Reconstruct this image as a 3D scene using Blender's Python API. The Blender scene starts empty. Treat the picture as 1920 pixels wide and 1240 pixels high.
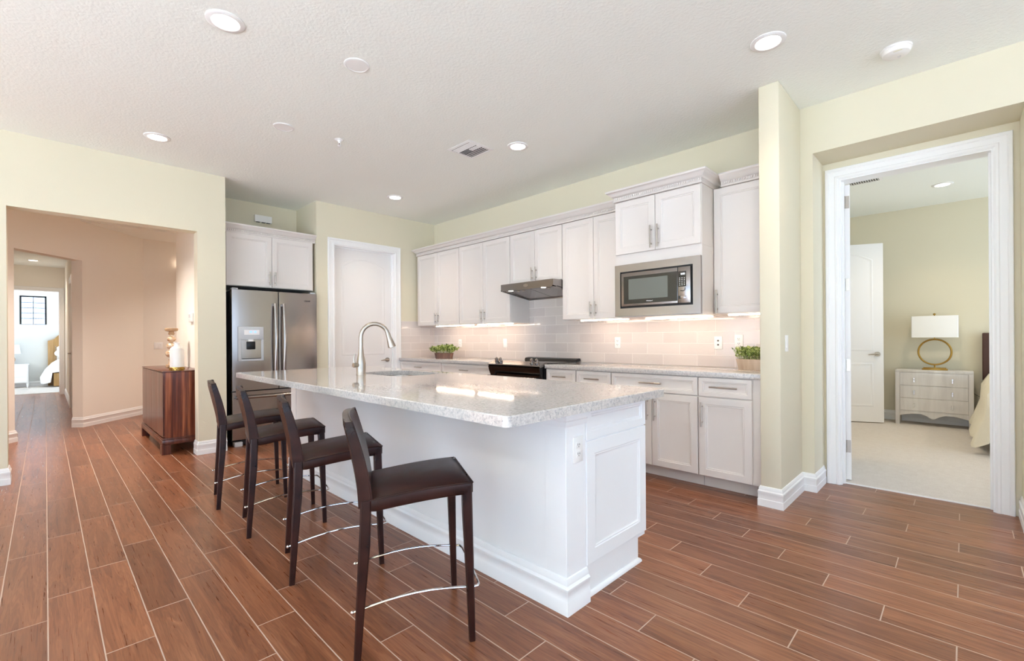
import bpy, bmesh, math, random
from mathutils import Matrix, Vector
random.seed(7)
sc = bpy.context.scene
C = sc.collection
PI = math.pi

# ------------------------------------------------------------------ camera
AZ, FPX, VY, ROLL, EYE = 0.7938, 860.5, 635.0, 0.0068, 1.18
Fw = Vector((-math.cos(AZ), math.sin(AZ), 0)); Rt = Vector((math.sin(AZ), math.cos(AZ), 0)); Up = Vector((0, 0, 1))
rc = Rt*math.cos(ROLL) - Up*math.sin(ROLL)
uc = Rt*math.sin(ROLL) + Up*math.cos(ROLL)
cam_d = bpy.data.cameras.new('camera'); cam = bpy.data.objects.new('camera', cam_d); C.objects.link(cam)
cam_d.sensor_width = 36; cam_d.sensor_fit = 'HORIZONTAL'; cam_d.lens = FPX*36/1920
cam_d.shift_y = (VY-620)/1920; cam_d.clip_start = 0.05; cam_d.clip_end = 200
cam.matrix_world = Matrix(((rc.x, uc.x, -Fw.x, 0), (rc.y, uc.y, -Fw.y, 0), (rc.z, uc.z, -Fw.z, EYE), (0, 0, 0, 1)))
sc.camera = cam

# ------------------------------------------------------------------ world, daylight and exposure
sc.view_settings.view_transform = 'Standard'; sc.view_settings.look = 'None'
sc.view_settings.gamma = 1; sc.view_settings.use_curve_mapping = False
sc.view_settings.exposure = -0.98
SKY = 6.8
w = bpy.data.worlds.new('sky'); sc.world = w; w.use_nodes = True
bg = w.node_tree.nodes['Background']; bg.inputs[1].default_value = SKY
wt = w.node_tree; tc = wt.nodes.new('ShaderNodeTexCoord'); sx = wt.nodes.new('ShaderNodeSeparateXYZ'); wr = wt.nodes.new('ShaderNodeValToRGB'); ma = wt.nodes.new('ShaderNodeMath')
ma.operation = 'MULTIPLY_ADD'; ma.inputs[1].default_value = 0.5; ma.inputs[2].default_value = 0.5
wt.links.new(tc.outputs['Generated'], sx.inputs[0]); wt.links.new(sx.outputs['Z'], ma.inputs[0]); wt.links.new(ma.outputs[0], wr.inputs[0]); wt.links.new(wr.outputs[0], bg.inputs[0])
wr.color_ramp.elements[0].position = 0.47; wr.color_ramp.elements[0].color = (1.12, 1.40, 1.75, 1)    # brighter below the horizon, added to throw light up onto the ceiling
wr.color_ramp.elements[1].position = 0.51; wr.color_ramp.elements[1].color = (0.515, 0.70, 0.97, 1)      # sky, kept dimmer than the added glow below
sc.cycles.max_bounces = 10; sc.cycles.diffuse_bounces = 7; sc.cycles.glossy_bounces = 5
sc.cycles.caustics_reflective = False; sc.cycles.caustics_refractive = False
sc.cycles.sample_clamp_indirect = 50.0
sc.cycles.use_denoising = True

sun_d = bpy.data.lights.new('sun', 'SUN'); sun_d.energy = 92; sun_d.angle = 0.01; sun_d.color = (0.82, 0.95, 1.10)
sun = bpy.data.objects.new('sun', sun_d); C.objects.link(sun)
sun.rotation_euler = Vector((-0.12, 0.80, -0.58)).to_track_quat('-Z', 'Y').to_euler()   # low through the rear openings, landing on the added reflector behind the camera

def portal(name, loc, rot, sx, sy):
    """window portal: guides sampling of the sky through a real opening"""
    l = bpy.data.lights.new(name, 'AREA'); l.shape = 'RECTANGLE'; l.size = sx; l.size_y = sy
    l.cycles.is_portal = True
    o = bpy.data.objects.new(name, l); C.objects.link(o); o.location = loc; o.rotation_euler = rot
    return o
# light leaves an area lamp along its local -Z
portal('portal_rear', (-0.9, -6.05, 1.3), (PI/2, 0, 0), 8.6, 2.45)
portal('portal_side', (4.05, 0.4, 1.28), (PI/2, 0, PI/2), 5.6, 2.35)
portal('portal_bedroom', (3.55, 6.4, 1.4), (PI/2, 0, PI/2), 3.2, 2.4)
portal('portal_far_bedroom', (-16.0, -3.05, 0.7), (PI/2, 0, 0), 2.4, 1.2)
portal('portal_far_bedroom_north', (-16.0, 2.55, 1.4), (-PI/2, 0, 0), 3.0, 2.8)  # open side out of view, added to brighten the far bedroom

# ------------------------------------------------------------------ colours and materials
def lin(h):
    h = h.lstrip('#'); v = [int(h[i:i+2], 16)/255 for i in (0, 2, 4)]
    return tuple((c/12.92 if c <= 0.04045 else ((c+0.055)/1.055)**2.4) for c in v)

def mat(name, col, rough=0.5, metal=0.0, spec=0.5, emit=None, estr=0.0, coat=0.0):
    m = bpy.data.materials.new(name); m.use_nodes = True
    b = m.node_tree.nodes['Principled BSDF']
    c = lin(col) if isinstance(col, str) else col
    b.inputs['Base Color'].default_value = (*c, 1)
    b.inputs['Roughness'].default_value = rough; b.inputs['Metallic'].default_value = metal
    b.inputs['Specular IOR Level'].default_value = spec
    b.inputs['Coat Weight'].default_value = coat
    if emit:
        e = lin(emit) if isinstance(emit, str) else emit
        b.inputs['Emission Color'].default_value = (*e, 1); b.inputs['Emission Strength'].default_value = estr
    return m

class NT:
    """tiny node-tree helper"""
    def __init__(s, m): s.t = m.node_tree; s.b = s.t.nodes['Principled BSDF']
    def n(s, kind, **kw):
        x = s.t.nodes.new(kind)
        for k, v in kw.items(): setattr(x, k, v)
        return x
    def l(s, a, b): s.t.links.new(a, b)
    def math(s, op, a, b=None, c=None):
        x = s.n('ShaderNodeMath', operation=op)
        for i, v in enumerate((a, b, c)):
            if v is None: continue
            if isinstance(v, (int, float)): x.inputs[i].default_value = v
            else: s.l(v, x.inputs[i])
        return x.outputs[0]
    def comb(s, x, y, z):
        k = s.n('ShaderNodeCombineXYZ')
        for i, v in enumerate((x, y, z)):
            if isinstance(v, (int, float)): k.inputs[i].default_value = v
            else: s.l(v, k.inputs[i])
        return k.outputs[0]
    def noise(s, vec, scale, detail=3, rough=0.5, dist=0.0):
        k = s.n('ShaderNodeTexNoise'); s.l(vec, k.inputs['Vector'])
        k.inputs['Scale'].default_value = scale; k.inputs['Detail'].default_value = detail
        k.inputs['Roughness'].default_value = rough; k.inputs['Distortion'].default_value = dist
        return k.outputs['Fac']
    def ramp(s, fac, stops):
        k = s.n('ShaderNodeValToRGB'); s.l(fac, k.inputs[0])
        e = k.color_ramp.elements
        while len(e) < len(stops): e.new(0.5)
        for i, (p, c) in enumerate(stops):
            e[i].position = p; c = lin(c) if isinstance(c, str) else c
            e[i].color = (*c, 1)
        return k.outputs['Color']
    def mix(s, fac, a, b, mode='MIX'):
        k = s.n('ShaderNodeMix', data_type='RGBA', blend_type=mode)
        for sock, v in ((k.inputs[0], fac), (k.inputs[6], a), (k.inputs[7], b)):
            if isinstance(v, (int, float)): sock.default_value = v
            elif isinstance(v, tuple): sock.default_value = (*v, 1)
            else: s.l(v, sock)
        return k.outputs[2]
    def pos(s):
        g = s.n('ShaderNodeNewGeometry'); return g.outputs['Position']
    def obj(s):
        return s.n('ShaderNodeTexCoord').outputs['Object']
    def sep(s, v):
        k = s.n('ShaderNodeSeparateXYZ'); s.l(v, k.inputs[0]); return k.outputs
    def bump(s, h, strength, dist=0.01):
        k = s.n('ShaderNodeBump'); s.l(h, k.inputs['Height'])
        k.inputs['Strength'].default_value = strength; k.inputs['Distance'].default_value = dist
        s.l(k.outputs[0], s.b.inputs['Normal'])

def textured_paint(name, col, scale, strength, rough=0.85, dist=0.004):
    m = mat(name, col, rough, spec=0.25); t = NT(m)
    t.bump(t.noise(t.pos(), scale, 2, 0.55), strength, dist)
    return m

M = {}
M['wall'] = textured_paint('cream_wall_paint', '#dfd7c0', 120, 0.12)
M['far_wall'] = textured_paint('pale_grey_wall_paint', '#dadad6', 120, 0.12)
M['hall_wall'] = textured_paint('cream_wall_paint_lifted', '#f2ece2', 120, 0.12)  # same cream as the other walls, lightened in colour to brighten the hall
M['ceiling'] = textured_paint('orange_peel_ceiling', '#f3f5f0', 55, 0.4, 0.92, 0.006)
M['trim'] = mat('white_trim_paint', '#f1f0ef', 0.38)
M['cab'] = mat('white_paint_dimmed', '#e1dad5', 0.36)  # same white paint as the island, darkened for the kitchen's warmer light
M['isl'] = mat('white_paint_daylit', '#f3f4f6', 0.3)  # the cabinet white, lightened and cooled to stand in for daylight
M['door'] = mat('white_door_paint', '#ebe8e6', 0.4)
M['steel_dark'] = mat('dark_grey_steel', '#3c3a3d', 0.4, 0.6)
M['black'] = mat('black_plastic', '#0c0b0c', 0.35)
M['blackglass'] = mat('black_glass', '#0a0909', 0.06, spec=0.6)
M['nickel'] = mat('brushed_nickel', '#b5aca2', 0.3, 1.0)
M['chrome'] = mat('chrome', '#e2ddd8', 0.08, 1.0)
M['plastic'] = mat('white_plastic', '#f2f0ee', 0.35)
M['greyplastic'] = mat('pale_grey_plastic', '#c9cbcf', 0.35)
M['slot'] = mat('outlet_slot', '#55504c', 0.6)
M['gold'] = mat('aged_gold', '#b08d4a', 0.28, 1.0)
M['ceramic'] = mat('white_glazed_ceramic', '#efece8', 0.12, coat=0.3)
M['shade'] = mat('white_linen_shade', '#f4f3f1', 0.9)
M['fabric_white'] = mat('white_cotton', '#f3f1ee', 0.95)
M['glow'] = mat('lamp_glow', '#ffffff', 0.5, emit=(1.0, 0.88, 0.74), estr=30)
M['glow_hall'] = mat('hall_lamp_glow', '#ffffff', 0.5, emit=(1.0, 0.80, 0.62), estr=14)
M['strip'] = mat('led_strip_glow', '#ffffff', 0.5, emit=(1.0, 0.78, 0.60), estr=52)
M['hoodlamp'] = mat('hood_lamp_glow', '#ffffff', 0.5, emit=(1.0, 0.9, 0.8), estr=14)
M['led'] = mat('blue_led', '#4a7cff', 0.4, emit=(0.2, 0.45, 1.0), estr=3)
M['digits'] = mat('white_led_digits', '#ffffff', 0.4, emit=(0.9, 0.95, 1.0), estr=2.5)
M['darkwood'] = mat('dark_brown_leather_board', '#4a2c22', 0.45)
M['sage'] = mat('sprinkler_red_glass', '#5b4040', 0.3)

def brushed(name, col, rough, axis, s=260):
    m = mat(name, col, rough, 1.0); t = NT(m); o = t.sep(t.obj())
    sc_ = [s, s, s]; sc_[axis] = 3
    v = t.comb(*[t.math('MULTIPLY', o[i], sc_[i]) for i in range(3)])
    n = t.noise(v, 1.0, 2)
    t.l(t.math('MULTIPLY_ADD', n, 0.12, rough-0.06), t.b.inputs['Roughness'])
    t.bump(n, 0.02, 0.0005)
    return m
M['steel'] = brushed('brushed_stainless_steel', '#a49c97', 0.2, 1)
M['steelh'] = brushed('brushed_stainless_trim', '#9b9592', 0.22, 0)

def floor_mat():
    m = mat('wood_look_plank_tile', '#8c5c46', 0.35); t = NT(m)
    p = t.sep(t.pos()); pw, pl, x0, g = 0.1512, 0.9144, -2.995, 0.0046
    v = t.math('DIVIDE', t.math('SUBTRACT', p[1], 0.002), pw)
    k = t.math('FLOOR', v); fy = t.math('SUBTRACT', v, k)
    u = t.math('DIVIDE', t.math('ADD', t.math('SUBTRACT', p[0], x0), t.math('MULTIPLY', k, 0.2286)), pl)
    q = t.math('FLOOR', u); fx = t.math('SUBTRACT', u, q)
    ey = t.math('MULTIPLY', t.math('MINIMUM', fy, t.math('SUBTRACT', 1.0, fy)), pw)
    ex = t.math('MULTIPLY', t.math('MINIMUM', fx, t.math('SUBTRACT', 1.0, fx)), pl)
    e = t.math('MINIMUM', ex, ey)
    ss = t.n('ShaderNodeMapRange', interpolation_type='SMOOTHSTEP')
    t.l(e, ss.inputs[0]); ss.inputs[1].default_value = g*0.36; ss.inputs[2].default_value = g*0.62
    tile = ss.outputs[0]
    wn = t.n('ShaderNodeTexWhiteNoise', noise_dimensions='2D'); t.l(t.comb(k, q, 0), wn.inputs['Vector'])
    rnd = wn.outputs['Value']
    off = t.math('MULTIPLY', rnd, 57.0)
    gv = t.comb(t.math('ADD', t.math('MULTIPLY', p[0], 0.9), off), t.math('ADD', t.math('MULTIPLY', p[1], 13.0), off), off)
    n1 = t.noise(gv, 1.5, 4, 0.6, 0.7)
    gv2 = t.comb(t.math('ADD', t.math('MULTIPLY', p[0], 4.0), off), t.math('MULTIPLY', p[1], 120.0), off)
    n2 = t.noise(gv2, 1.0, 3, 0.6, 0.3)
    rings = t.math('FRACT', t.math('MULTIPLY', n1, 9.0))
    rings = t.math('ABSOLUTE', t.math('SUBTRACT', t.math('MULTIPLY', rings, 2.0), 1.0))
    fac = t.math('ADD', t.math('MULTIPLY', n1, 0.55), t.math('ADD', t.math('MULTIPLY', n2, 0.30), t.math('MULTIPLY', rings, 0.12)))
    base = t.ramp(fac, [(0.25, '#593222'), (0.5, '#875439'), (0.75, '#ab7554')])
    tone = t.ramp(rnd, [(0.0, (0.80, 0.78, 0.77)), (0.5, (0.98, 0.97, 0.96)), (1.0, (1.14, 1.12, 1.10))])
    col = t.mix(1.0, base, tone, 'MULTIPLY')
    col = t.mix(tile, lin('#c2a897'), col)
    t.l(col, t.b.inputs['Base Color'])
    t.l(t.math('MULTIPLY_ADD', tile, -0.42, t.math('MULTIPLY_ADD', n2, 0.1, 0.66)), t.b.inputs['Roughness'])
    t.bump(t.math('ADD', tile, t.math('MULTIPLY', n2, 0.1)), 0.35, 0.0018)
    return m
M['floor'] = floor_mat()

def tile_mat():
    m = mat('glossy_backsplash_tile', '#d9cbc4', 0.08, coat=0.3); t = NT(m)
    p = t.sep(t.pos()); th, tw, g = 0.1055, 0.331, 0.0042
    h = t.math('ADD', p[0], p[1])
    v = t.math('DIVIDE', t.math('SUBTRACT', p[2], 0.914), th)
    k = t.math('FLOOR', v); fy = t.math('SUBTRACT', v, k)
    half = t.math('MULTIPLY', t.math('MODULO', k, 2.0), 0.5)
    u = t.math('ADD', t.math('DIVIDE', t.math('SUBTRACT', h, 4.2-2.083), tw), half)
    q = t.math('FLOOR', u); fx = t.math('SUBTRACT', u, q)
    ey = t.math('MULTIPLY', t.math('MINIMUM', fy, t.math('SUBTRACT', 1.0, fy)), th)
    ex = t.math('MULTIPLY', t.math('MINIMUM', fx, t.math('SUBTRACT', 1.0, fx)), tw)
    e = t.math('MINIMUM', ex, ey)
    ss = t.n('ShaderNodeMapRange', interpolation_type='SMOOTHSTEP')
    t.l(e, ss.inputs[0]); ss.inputs[1].default_value = g*0.3; ss.inputs[2].default_value = g*0.75
    wn = t.n('ShaderNodeTexWhiteNoise', noise_dimensions='2D'); t.l(t.comb(k, q, 0), wn.inputs['Vector'])
    tone = t.ramp(wn.outputs['Value'], [(0, '#d5cbc6'), (1, '#ded5cf')])
    t.l(t.mix(ss.outputs[0], lin('#eee6e0'), tone), t.b.inputs['Base Color'])
    t.l(t.math('MULTIPLY_ADD', ss.outputs[0], -0.5, 0.6), t.b.inputs['Roughness'])
    n = t.noise(t.pos(), 30, 2)
    t.bump(t.math('ADD', t.math('MULTIPLY', ss.outputs[0], 0.5), t.math('MULTIPLY', n, 1.1)), 0.28, 0.003)
    return m
M['tile'] = tile_mat()

def quartz():
    m = mat('speckled_white_quartz', '#dcd8d6', 0.05, coat=0.2); t = NT(m)
    o = t.pos()
    v = t.n('ShaderNodeTexVoronoi'); t.l(o, v.inputs['Vector']); v.inputs['Scale'].default_value = 190
    n = t.noise(o, 70, 4, 0.7, 0.6)
    n3 = t.noise(o, 16, 3, 0.6, 1.0)
    c1 = t.ramp(n, [(0.36, '#7f818a'), (0.47, '#bdb8b5'), (0.6, '#d6d1cd')])
    c2 = t.ramp(v.outputs['Color'], [(0.0, '#5f636e'), (0.2, '#c6c1be'), (1.0, '#dedad6')])
    c = t.mix(0.4, c1, c2)
    c = t.mix(t.math('MULTIPLY', n3, 0.25), c, lin('#c9c3c0'))
    t.l(c, t.b.inputs['Base Color'])
    return m
M['quartz'] = quartz()

def leather():
    m = mat('dark_brown_leather', '#2a1210', 0.3, spec=0.3); t = NT(m)
    o = t.obj()
    n = t.noise(o, 9, 3); f = t.noise(o, 300, 2)
    t.l(t.ramp(n, [(0.3, '#1f0d0b'), (0.7, '#3b1e17')]), t.b.inputs['Base Color'])
    t.l(t.math('MULTIPLY_ADD', n, 0.22, 0.2), t.b.inputs['Roughness'])
    t.bump(t.math('ADD', t.math('MULTIPLY', f, 0.2), n), 0.25, 0.004)
    return m
M['leather'] = leather()

def stripe_wood(name, a, b, c, axis=0, freq=28, rough=0.28):
    m = mat(name, b, rough, coat=0.25); t = NT(m); o = t.sep(t.obj())
    f = [2.0, 2.0, 1.2]
    v = t.comb(t.math('MULTIPLY', o[0], freq), t.math('MULTIPLY', o[1], freq), t.math('MULTIPLY', o[2], 0.9))
    n = t.noise(v, 1.0, 4, 0.65, 0.25)
    t.l(t.ramp(n, [(0.3, a), (0.5, b), (0.68, c)]), t.b.inputs['Base Color'])
    return m
M['rosewood'] = stripe_wood('striped_rosewood', '#32150d', '#6e3520', '#a4603c')
M['rosewood_dark'] = stripe_wood('dark_rosewood', '#331a12', '#5c3024', '#7f4a36')
M['oak'] = stripe_wood('golden_oak', '#8a6434', '#a67d45', '#c29a62', freq=18, rough=0.45)
M['box_brown'] = stripe_wood('brown_crate_wood', '#5f4030', '#7b5542', '#8f6a54', freq=12, rough=0.7)
M['tan'] = stripe_wood('tan_whitewashed_wood', '#a58361', '#bb9873', '#cfb08c', freq=10, rough=0.6)
M['box_pale'] = stripe_wood('pale_crate_wood', '#b39a83', '#c9b49d', '#d8c6b2', freq=12, rough=0.7)
M['greywash'] = stripe_wood('grey_washed_wood', '#c4beb9', '#d0cac5', '#dad5d0', freq=8, rough=0.45)

def leaf_mat():
    m = mat('boxwood_leaf', '#6f8a3a', 0.5); t = NT(m)
    n = t.noise(t.obj(), 38, 3)
    t.l(t.ramp(n, [(0.33, '#3a5220'), (0.5, '#8b9d48'), (0.66, '#dae2a0')]), t.b.inputs['Base Color'])
    return m
M['leaf'] = leaf_mat()
M['soil'] = mat('dark_soil', '#3a2b20', 0.95)

def mercury():
    m = mat('mercury_glass', '#f0d8b8', 0.12, 0.45); t = NT(m)
    n = t.noise(t.obj(), 40, 3)
    t.l(t.ramp(n, [(0.35, '#c49c74'), (0.6, '#f4e2c8')]), t.b.inputs['Base Color'])
    return m
M['mercury'] = mercury()

def carpet_mat():
    m = mat('cut_pile_carpet', '#d8cdc3', 1.0, spec=0.1); t = NT(m)
    n = t.noise(t.pos(), 220, 3, 0.7); n2 = t.noise(t.pos(), 18, 2)
    t.l(t.ramp(t.math('ADD', t.math('MULTIPLY', n, 0.8), t.math('MULTIPLY', n2, 0.2)), [(0.3, '#cdc2b8'), (0.7, '#ece5de')]), t.b.inputs['Base Color'])
    t.bump(n, 0.8, 0.01)
    return m
M['carpet'] = carpet_mat()

def coverlet_mat():
    m = mat('cream_quilt', '#ece3cf', 0.9); t = NT(m)
    t.bump(t.noise(t.obj(), 45, 2), 0.5, 0.01)
    return m
M['quilt'] = coverlet_mat()

def pane_mat():
    m = bpy.data.materials.new('window_glass'); m.use_nodes = True; nt = m.node_tree
    for n in list(nt.nodes): nt.nodes.remove(n)
    o = nt.nodes.new('ShaderNodeOutputMaterial'); mx = nt.nodes.new('ShaderNodeMixShader')
    a = nt.nodes.new('ShaderNodeBsdfTransparent'); g = nt.nodes.new('ShaderNodeBsdfGlossy'); g.inputs['Roughness'].default_value = 0.02
    mx.inputs[0].default_value = 0.06
    nt.links.new(a.outputs[0], mx.inputs[1]); nt.links.new(g.outputs[0], mx.inputs[2]); nt.links.new(mx.outputs[0], o.inputs[0])
    return m
M['pane'] = pane_mat()

# ------------------------------------------------------------------ mesh helpers
class MB:
    """collects shapes and links them as ONE mesh object"""
    def __init__(s): s.bm = bmesh.new()
    def box(s, x0, x1, y0, y1, z0, z1, bev=0.0, seg=2):
        r = bmesh.ops.create_cube(s.bm, size=1)
        vs = r['verts']
        for v in vs:
            v.co = ((x0+x1)/2+v.co.x*(x1-x0), (y0+y1)/2+v.co.y*(y1-y0), (z0+z1)/2+v.co.z*(z1-z0))
        if bev > 0:
            es = list({e for v in vs for e in v.link_edges})
            bmesh.ops.bevel(s.bm, geom=es, offset=bev, segments=seg, affect='EDGES', clamp_overlap=True, profile=0.5)
        return s
    def loops(s, loops, cap0=True, cap1=True, closed=False):
        rs = [[s.bm.verts.new(p) for p in L] for L in loops]
        n = len(rs[0]); m = len(rs)
        for i in range(m if closed else m-1):
            a, b = rs[i], rs[(i+1) % m]
            for j in range(n):
                try: s.bm.faces.new((a[j], a[(j+1) % n], b[(j+1) % n], b[j]))
                except ValueError: pass
        if not closed:
            if cap0: s.bm.faces.new(list(reversed(rs[0])))
            if cap1: s.bm.faces.new(rs[-1])
        return s
    def tube(s, pts, r, n=10, closed=False, flat=None):
        P = [Vector(p) for p in pts]; m = len(P); L = []
        rad = r if isinstance(r, (list, tuple)) else [r]*m
        up = None
        for i, p in enumerate(P):
            a = P[i-1] if i > 0 else (P[-1] if closed else p); b = P[i+1] if i < m-1 else (P[0] if closed else p)
            d = (b-a).normalized()
            if up is None:
                up = Vector((0, 0, 1)) if abs(d.z) < 0.9 else Vector((0, 1, 0))
            x = d.cross(up).normalized(); up = x.cross(d).normalized()
            f = flat if flat else 1.0
            L.append([p + x*math.cos(t)*rad[i] + up*math.sin(t)*rad[i]*f for t in [2*PI*k/n for k in range(n)]])
        return s.loops(L, closed=closed)
    def cyl(s, p0, p1, r, n=16, r1=None): return s.tube([p0, p1], [r, r if r1 is None else r1], n)
    def lathe(s, prof, c=(0, 0, 0), n=32, caps=True):
        L = [[(c[0]+r*math.cos(2*PI*k/n), c[1]+r*math.sin(2*PI*k/n), c[2]+z) for k in range(n)] for r, z in prof]
        return s.loops(L, caps, caps)
    def prism(s, poly, axis, a0, a1):
        def P(q, a):
            u, v = q
            return {'x': (a, u, v), 'y': (u, a, v), 'z': (u, v, a)}[axis]
        return s.loops([[P(q, a0) for q in poly], [P(q, a1) for q in poly]])
    def sweep(s, path, prof, closed=False):
        """profile (outward offset to the right of travel, z) swept along a plan path with mitres"""
        n = len(path); L = []
        for i, p in enumerate(path):
            p = Vector(p)
            def nrm(a, b):
                d = (Vector(b)-Vector(a)).normalized(); return Vector((d.y, -d.x))
            if closed or 0 < i < n-1:
                n1 = nrm(path[i-1], path[i]); n2 = nrm(path[i], path[(i+1) % n]); mv = (n1+n2)/(1+n1.dot(n2))
            elif i == 0: mv = nrm(path[0], path[1])
            else: mv = nrm(path[-2], path[-1])
            L.append([(p.x+mv.x*o, p.y+mv.y*o, z) for o, z in prof])
        return s.loops(L, closed=closed)
    def front(s, x0, x1, z0, z1, y, th, prof):
        """cabinet front facing -y: slab whose face steps through (inset, depth) pairs"""
        def rect(i, yy): return [(x0+i, yy, z0+i), (x1-i, yy, z0+i), (x1-i, yy, z1-i), (x0+i, yy, z1-i)]
        return s.loops([rect(0, y+th)] + [rect(i, y+d) for i, d in prof])
    def ball(s, c, rx, ry=None, rz=None, u=12, v=8):
        r = bmesh.ops.create_uvsphere(s.bm, u_segments=u, v_segments=v, radius=1)
        ry = rx if ry is None else ry; rz = rx if rz is None else rz
        for q in r['verts']: q.co = (c[0]+q.co.x*rx, c[1]+q.co.y*ry, c[2]+q.co.z*rz)
        return s
    def xf(s, m):
        s.bm.transform(m); return s
    def obj(s, name, m, parent=None, sharp=32, smooth=True, recalc=True):
        if recalc: bmesh.ops.recalc_face_normals(s.bm, faces=s.bm.faces[:])
        me = bpy.data.meshes.new(name); s.bm.to_mesh(me); s.bm.free()
        if smooth:
            for p in me.polygons: p.use_smooth = True
            me.set_sharp_from_angle(angle=math.radians(sharp))
        me.materials.append(m if not isinstance(m, str) else M[m])
        o = bpy.data.objects.new(name, me); C.objects.link(o)
        if parent: o.parent = parent
        return o

def tag(o, label=None, cat=None, group=None, kind=None):
    if label: o['label'] = label
    if cat: o['category'] = cat
    if group: o['group'] = group
    if kind: o['kind'] = kind
    return o
def thing(name, label, cat, loc=(0, 0, 0), rz=0.0, group=None):
    o = bpy.data.objects.new(name, None); C.objects.link(o); o.empty_display_size = 0.1
    o.location = loc; o.rotation_euler = (0, 0, rz)
    return tag(o, label, cat, group)
def struct(name, mb, m, parent=None, label=None):
    o = mb.obj(name, m, parent)
    if parent is None: o['kind'] = 'structure'
    if label: o['label'] = label
    return o
def dup(root, loc, rz, label, group=None):
    r = root.copy(); C.objects.link(r); r.location = loc; r.rotation_euler = (0, 0, rz); r['label'] = label
    if group: r['group'] = group
    def kids(a, b):
        for ch in list(a.children):
            c = ch.copy(); C.objects.link(c); c.parent = b; kids(ch, c)
    kids(root, r)
    return r
def text(body, size, m, parent, loc, rot, name='logo', align='CENTER'):
    cu = bpy.data.curves.new(name, 'FONT'); cu.body = body; cu.size = size; cu.align_x = align; cu.align_y = 'CENTER'
    cu.extrude = 0.0006; cu.materials.append(M[m])
    tmp = bpy.data.objects.new('tmp', cu); C.objects.link(tmp)
    me = bpy.data.meshes.new_from_object(tmp.evaluated_get(bpy.context.evaluated_depsgraph_get()))
    bpy.data.objects.remove(tmp)
    o = bpy.data.objects.new(name, me); C.objects.link(o); o.parent = parent; o.location = loc; o.rotation_euler = rot
    if not me.materials: me.materials.append(M[m])
    return o
FACE_MY = (PI/2, 0, 0)     # text that faces local -y

def bar_handle(parent, cx, cz, length, y, vertical=True, r=0.0062, so=0.03, name='handle'):
    mb = MB(); h = length/2; q = h-0.035
    if vertical:
        mb.cyl((cx, y-so, cz-h), (cx, y-so, cz+h), r, 12)
        for s_ in (-q, q): mb.cyl((cx, y, cz+s_), (cx, y-so, cz+s_), r*0.8, 10)
    else:
        mb.cyl((cx-h, y-so, cz), (cx+h, y-so, cz), r, 12)
        for s_ in (-q, q): mb.cyl((cx+s_, y, cz), (cx+s_, y-so, cz), r*0.8, 10)
    return mb.obj(name, 'nickel', parent)

DOOR_PROF = [(0.0, 0.003), (0.003, 0.0), (0.052, 0.0), (0.055, 0.0045), (0.063, 0.0045), (0.066, 0.009), (0.074, 0.0115)]
DRAWER_PROF = [(0.0, 0.003), (0.003, 0.0), (0.030, 0.0), (0.033, 0.0045), (0.039, 0.0045), (0.042, 0.009), (0.048, 0.011)]
BASE = [(0, 0), (0.017, 0), (0.017, 0.048), (0.0145, 0.052), (0.0145, 0.088), (0.0165, 0.092), (0.0165, 0.104), (0.010, 0.112), (0.010, 0.122), (0.004, 0.136), (0, 0.138)]
CASING = [(0.0, 0.0), (0.0, 0.010), (0.010, 0.018), (0.022, 0.018), (0.028, 0.014), (0.062, 0.017), (0.068, 0.022), (0.086, 0.022), (0.090, 0.016), (0.090, 0.0)]

def casing(mb, x0, x1, ztop, y, prof=CASING):
    """door casing facing -y around an opening x0..x1 up to ztop; prof = (distance from the opening, thickness)"""
    L = []
    for (d, t) in prof:
        pass
    pts = [(x0, 0.0, -1), (x0, ztop, -1), (x1, ztop, 1), (x1, 0.0, 1)]
    for i, (x, z, sgn) in enumerate(pts):
        L.append([(x+sgn*d, y-t, z+(d if i in (1, 2) else 0)) for d, t in prof])
    return mb.loops(L)

CR = [(0.0, 0.0), (0.008, 0.0), (0.012, 0.010), (0.006, 0.014), (0.006, 0.040), (0.018, 0.044), (0.026, 0.052), (0.040, 0.066), (0.052, 0.078), (0.058, 0.080), (0.062, 0.086), (0.062, 0.096), (0.0, 0.096)]
def crown(mb, path, z):
    mb.sweep(path, [(o, z+h) for o, h in CR])
def dentils(mb, path, z):
    for (a, b) in zip(path[:-1], path[1:]):
        a = Vector(a); b = Vector(b); d = b-a; L = d.length; d.normalize(); nn = Vector((d.y, -d.x)); k = int(L/0.0185)
        for i in range(k):
            c = a+d*((i+0.5)*L/k)+nn*0.0125
            p0 = Vector((c.x-d.x*0.004, c.y-d.y*0.004, z+0.017)); p1 = Vector((c.x+d.x*0.004, c.y+d.y*0.004, z+0.037))
            mb.tube([p0, p0.lerp(p1, 0.3), p0.lerp(p1, 0.7), p1], [0.0035, 0.0078, 0.0078, 0.0035], 6)

# ------------------------------------------------------------------ the room shell
H = 2.93; LW = -5.635; PW = -5.79; BW = 4.20
mb = MB(); mb.box(-15.0, 4.0, -6.0, 4.50, -0.05, 0.0); struct('floor', mb, 'floor')
mb = MB(); mb.box(-1.75, 3.5, 4.502, 8.35, -0.05, 0.006); struct('floor_bedroom_carpet', mb, 'carpet')
mb = MB(); mb.box(-17.5, -15.0, -3.0, 2.5, -0.05, 0.006); struct('floor_far_bedroom_carpet', mb, 'carpet')
mb = MB(); mb.box(-6.60, 4.05, -6.05, 8.45, H, H+0.08); struct('ceiling', mb, 'ceiling')
mb = MB(); mb.box(-10.2, -5.786, -4.0, 1.30, 2.91, 2.99).box(-10.2, -7.40, 1.30, 3.4, 2.91, 2.99); struct('ceiling_hall', mb, 'hall_wall')
mb = MB(); mb.box(-17.6, -8.62, -3.1, 2.6, 2.83, 2.905); struct('ceiling_corridor', mb, 'ceiling')

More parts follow.
